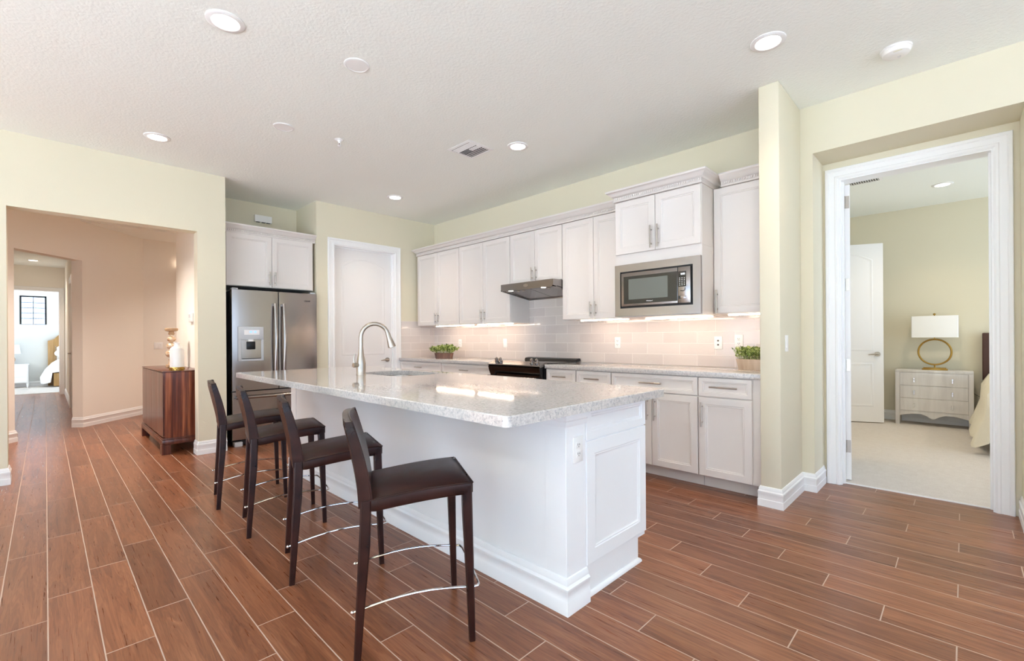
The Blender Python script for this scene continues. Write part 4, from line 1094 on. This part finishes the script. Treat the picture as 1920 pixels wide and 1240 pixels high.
mb = MB(); mb.lathe([(0.03, 0), (0.05, 0.01), (0.02, 0.02)], (0, -0.05, 0), 16); mb.box(-0.02, 0.02, -0.05, -0.001, -0.01, 0.01); mb.obj('bracket', 'nickel', t)
mb = MB(); mb.ball((0, -0.05, 0.06), 0.035); mb.obj('bulb', 'glow_hall', t)

# ------------------------------------------------------------------ right bedroom
CZ = 0.006
t = thing('dresser', 'grey washed wood dresser with three drawers and scalloped apron in the bedroom', 'dresser', (-0.655, 8.00, CZ)); dw_ = 0.745; dd_ = 0.30
mb = MB(); mb.box(0, dw_, 0, dd_, 0.690, 0.725, 0.003); mb.obj('top', 'greywash', t)
mb = MB(); mb.box(0.045, dw_-0.045, 0.006, dd_, 0.18, 0.690); mb.obj('body', 'greywash', t)
for x in (0.0, dw_-0.045):
    for y in (0.0, dd_-0.045):
        mb = MB(); mb.box(x, x+0.045, y, y+0.045, 0, 0.690, 0.002, 1); mb.obj('leg', 'greywash', t)
mb = MB(); ap = [(0.045, 0.18), (0.045, 0.115), (0.10, 0.135)]
for k in range(25):
    u = k/24; x = 0.06+(dw_-0.12)*u; ap.append((x, 0.122+0.030*abs(math.sin(2*PI*u))**1.0*(1 if True else 0)-0.030*math.exp(-((u-0.5)/0.10)**2)))
ap += [(dw_-0.045, 0.115), (dw_-0.045, 0.18)]
ap = [p for i, p in enumerate(ap) if i != 2]
mb.prism(ap, 'y', 0.004, 0.02); mb.obj('apron', 'greywash', t)
for k in range(3):
    z0 = 0.190+k*0.166
    mb = MB(); mb.box(0.049, dw_-0.049, -0.002, 0.006, z0, z0+0.160, 0.002, 1); dr_ = mb.obj('drawer', 'greywash', t)
    for x in (0.19, dw_-0.19):
        mb = MB(); mb.box(x-0.008, x+0.008, -0.010, -0.002, z0+0.085, z0+0.10, 0.002, 1); mb.prism([(x-0.006, z0+0.045), (x+0.006, z0+0.045), (x+0.002, z0+0.09), (x-0.002, z0+0.09)], 'y', -0.014, -0.008); mb.obj('pull', 'chrome', dr_)
t = thing('table_lamp', 'table lamp with gold oval ring base and white rectangular shade on the dresser', 'lamp', (-0.268, 8.15, CZ+0.7252))
mb = MB(); mb.box(-0.125, 0.125, -0.05, 0.05, 0, 0.018, 0.002).box(-0.110, 0.110, -0.04, 0.04, 0.018, 0.032, 0.002); mb.cyl((0, 0, 0.032), (0, 0, 0.075), 0.008, 12); mb.obj('base', 'gold', t)
mb = MB(); pts = [(0.160*math.cos(2*PI*k/40), 0, 0.235+0.165*math.sin(2*PI*k/40)) for k in range(40)]
mb.tube(pts, 0.011, 8, closed=True); mb.obj('ring', 'gold', t)
mb = MB(); mb.cyl((0, 0, 0.395), (0, 0, 0.72), 0.006, 10); mb.lathe([(0.006, 0.715), (0.014, 0.722), (0.014, 0.734), (0.004, 0.742)], n=14); mb.obj('stem', 'gold', t)
mb = MB(); Ls = []
for (s_, z) in ((1.0, 0.425), (1.0, 0.705), (0.985, 0.705), (0.985, 0.425)):
    Ls.append([(x*s_, y*s_, z) for x, y in rrect(-0.225, 0.225, -0.10, 0.10, 0.012, 3)])
mb.loops(Ls, closed=True); sh_ = mb.obj('lamp_shade', 'shade', t)
mb = MB(); mb.box(-0.22, 0.22, -0.004, 0.004, 0.700, 0.704); mb.obj('spider', 'gold', sh_)
t = thing('bed', 'bed with dark brown headboard and cream quilt, cut by the doorway', 'bed', (0.17, 8.34, CZ))
mb = MB(); mb.box(0.0, 1.7, -0.085, -0.012, 0.60, 1.205, 0.012, 3); mb.obj('headboard', 'darkwood', t)
mb = MB(); mb.box(0.10, 1.6, -1.95, -0.09, 0.14, 0.34, 0.01); mb.obj('frame', 'darkwood', t)
for x in (0.06, 1.50):
    for y in (-1.36, -0.2):
        mb = MB(); mb.tube([(x+0.03, y, 0.0), (x+0.03, y, 0.15)], [0.025, 0.04], 12); mb.obj('leg', 'box_pale', t)
mb = MB(); Ls = []
for i in range(29):
    u = i/28; y = -0.10-1.85*u
    wv = 0.035*math.sin(u*24)+0.02*math.sin(u*51)
    low = 0.085+0.02*math.sin(u*37)
    prof = [(1.60, 0.10), (1.60, 0.66), (0.9, 0.70), (0.20, 0.70), (0.05, 0.69+0.01*math.sin(u*30)), (0.0+wv*0.4, 0.60), (0.005+wv*0.7, 0.42), (-0.035+wv, 0.24), (-0.075+wv, low+0.03), (-0.07+wv, low), (0.02+wv, low+0.05), (0.12, 0.36), (0.3, 0.40), (1.5, 0.40)]
    Ls.append([(x, y, z) for x, z in prof])
mb.loops(Ls); mb.obj('quilt', 'quilt', t, sharp=70)
t = thing('power_cord', 'thin grey lamp cord along the bedroom wall right of the dresser', 'cord', (0.09, 8.32, 0))
mb = MB(); mb.tube([(0.0, -0.02, 0.44), (0.05, 0.0, 0.40), (0.10, 0.012, 0.385), (0.18, 0.014, 0.38), (0.26, 0.0, 0.40)], 0.003, 6); mb.obj('cable', 'slot', t)

# ------------------------------------------------------------------ far bedroom
t = thing('nightstand', 'white nightstand with three drawers in the far bedroom', 'nightstand', (BX+0.36, -0.90, CZ), PI/2)
mb = MB(); mb.box(0, 0.60, 0, 0.33, 0.575, 0.60, 0.003).box(0.01, 0.59, 0.01, 0.33, 0.12, 0.575); mb.obj('body', 'trim', t)
for x in (0.0, 0.55):
    for y in (0.0, 0.28):
        mb = MB(); mb.tube([(x+0.025, y+0.025, 0.0), (x+0.025, y+0.025, 0.12)], [0.016, 0.03], 10); mb.obj('leg', 'trim', t)
for k in range(3):
    mb = MB(); mb.front(0.03, 0.57, 0.135+k*0.146, 0.272+k*0.146, -0.006, 0.015, [(0, 0.002), (0.002, 0), (0.02, 0), (0.024, 0.003)]); d_ = mb.obj('drawer', 'trim', t)
    mb = MB(); mb.ball((0.30, -0.014, 0.205+k*0.146), 0.012); mb.obj('knob', 'nickel', d_)
t = thing('table_lamp', 'table lamp with beige ceramic body and white shade on the far nightstand', 'lamp', (BX+0.17, -0.62, CZ+0.60))
mb = MB(); mb.lathe([(0.05, 0.0), (0.05, 0.015), (0.03, 0.03), (0.075, 0.08), (0.085, 0.13), (0.06, 0.19), (0.02, 0.22), (0.012, 0.36)]); mb.obj('base', 'box_pale', t)
mb = MB(); mb.lathe([(0.18, 0.27), (0.15, 0.50), (0.146, 0.50), (0.176, 0.27)], caps=False); mb.obj('lamp_shade', 'shade', t)
t = thing('bed', 'bed with carved golden wood headboard and white bedding in the far bedroom', 'bed', (BX+0.01, 0.045, CZ), PI/2)
mb = MB()
hb = [(0.0, 0.0), (0.0, 1.20), (0.06, 1.215), (0.13, 1.25), (0.17, 1.31), (0.22, 1.36), (0.35, 1.385), (1.25, 1.385), (1.38, 1.36), (1.43, 1.31), (1.47, 1.25), (1.54, 1.215), (1.60, 1.20), (1.60, 0.0)]
mb.prism(hb, 'y', -0.08, -0.012); hd = mb.obj('headboard', 'oak', t)
mb = MB(); mb.prism([(0.17, 0.30), (0.17, 1.02), (0.22, 1.06), (0.27, 1.15), (0.36, 1.22), (1.24, 1.22), (1.33, 1.15), (1.38, 1.06), (1.43, 1.02), (1.43, 0.30)], 'y', -0.10, -0.081); mb.obj('upholstery', 'fabric_white', hd)
mb = MB()
for k in range(14): mb.ball((0.15, -0.085, 0.60+k*0.034), 0.011, u=8, v=6)
mb.obj('nailheads', 'nickel', hd)
mb = MB(); mb.box(0.10, 1.50, -0.72, -0.101, 0.02, 0.36, 0.01); mb.obj('frame', 'oak', t)
mb = MB(); Ls = []
for i in range(19):
    u = i/18; y = -0.105-0.66*u; b = 0.03*math.sin(u*15)
    e = 0.06 if i in (0, 18) else 0.0
    Ls.append([(x, y, z) for x, z in [(1.55, 0.30), (1.55, 0.68-e), (0.5, 0.74-e), (0.22, 0.72-e), (0.08+b*0.3, 0.62-e), (-0.04+b*0.6, 0.45), (-0.12+b, 0.25), (-0.10+b, 0.09), (0.02+b, 0.12), (0.08, 0.37), (0.3, 0.40), (1.3, 0.40)]])
mb.loops(Ls); mb.obj('duvet', 'fabric_white', t, sharp=80)
mb = MB(); mb.ball((0.42, -0.20, 0.86), 0.30, 0.10, 0.14, 20, 12); mb.obj('pillow', 'fabric_white', t)
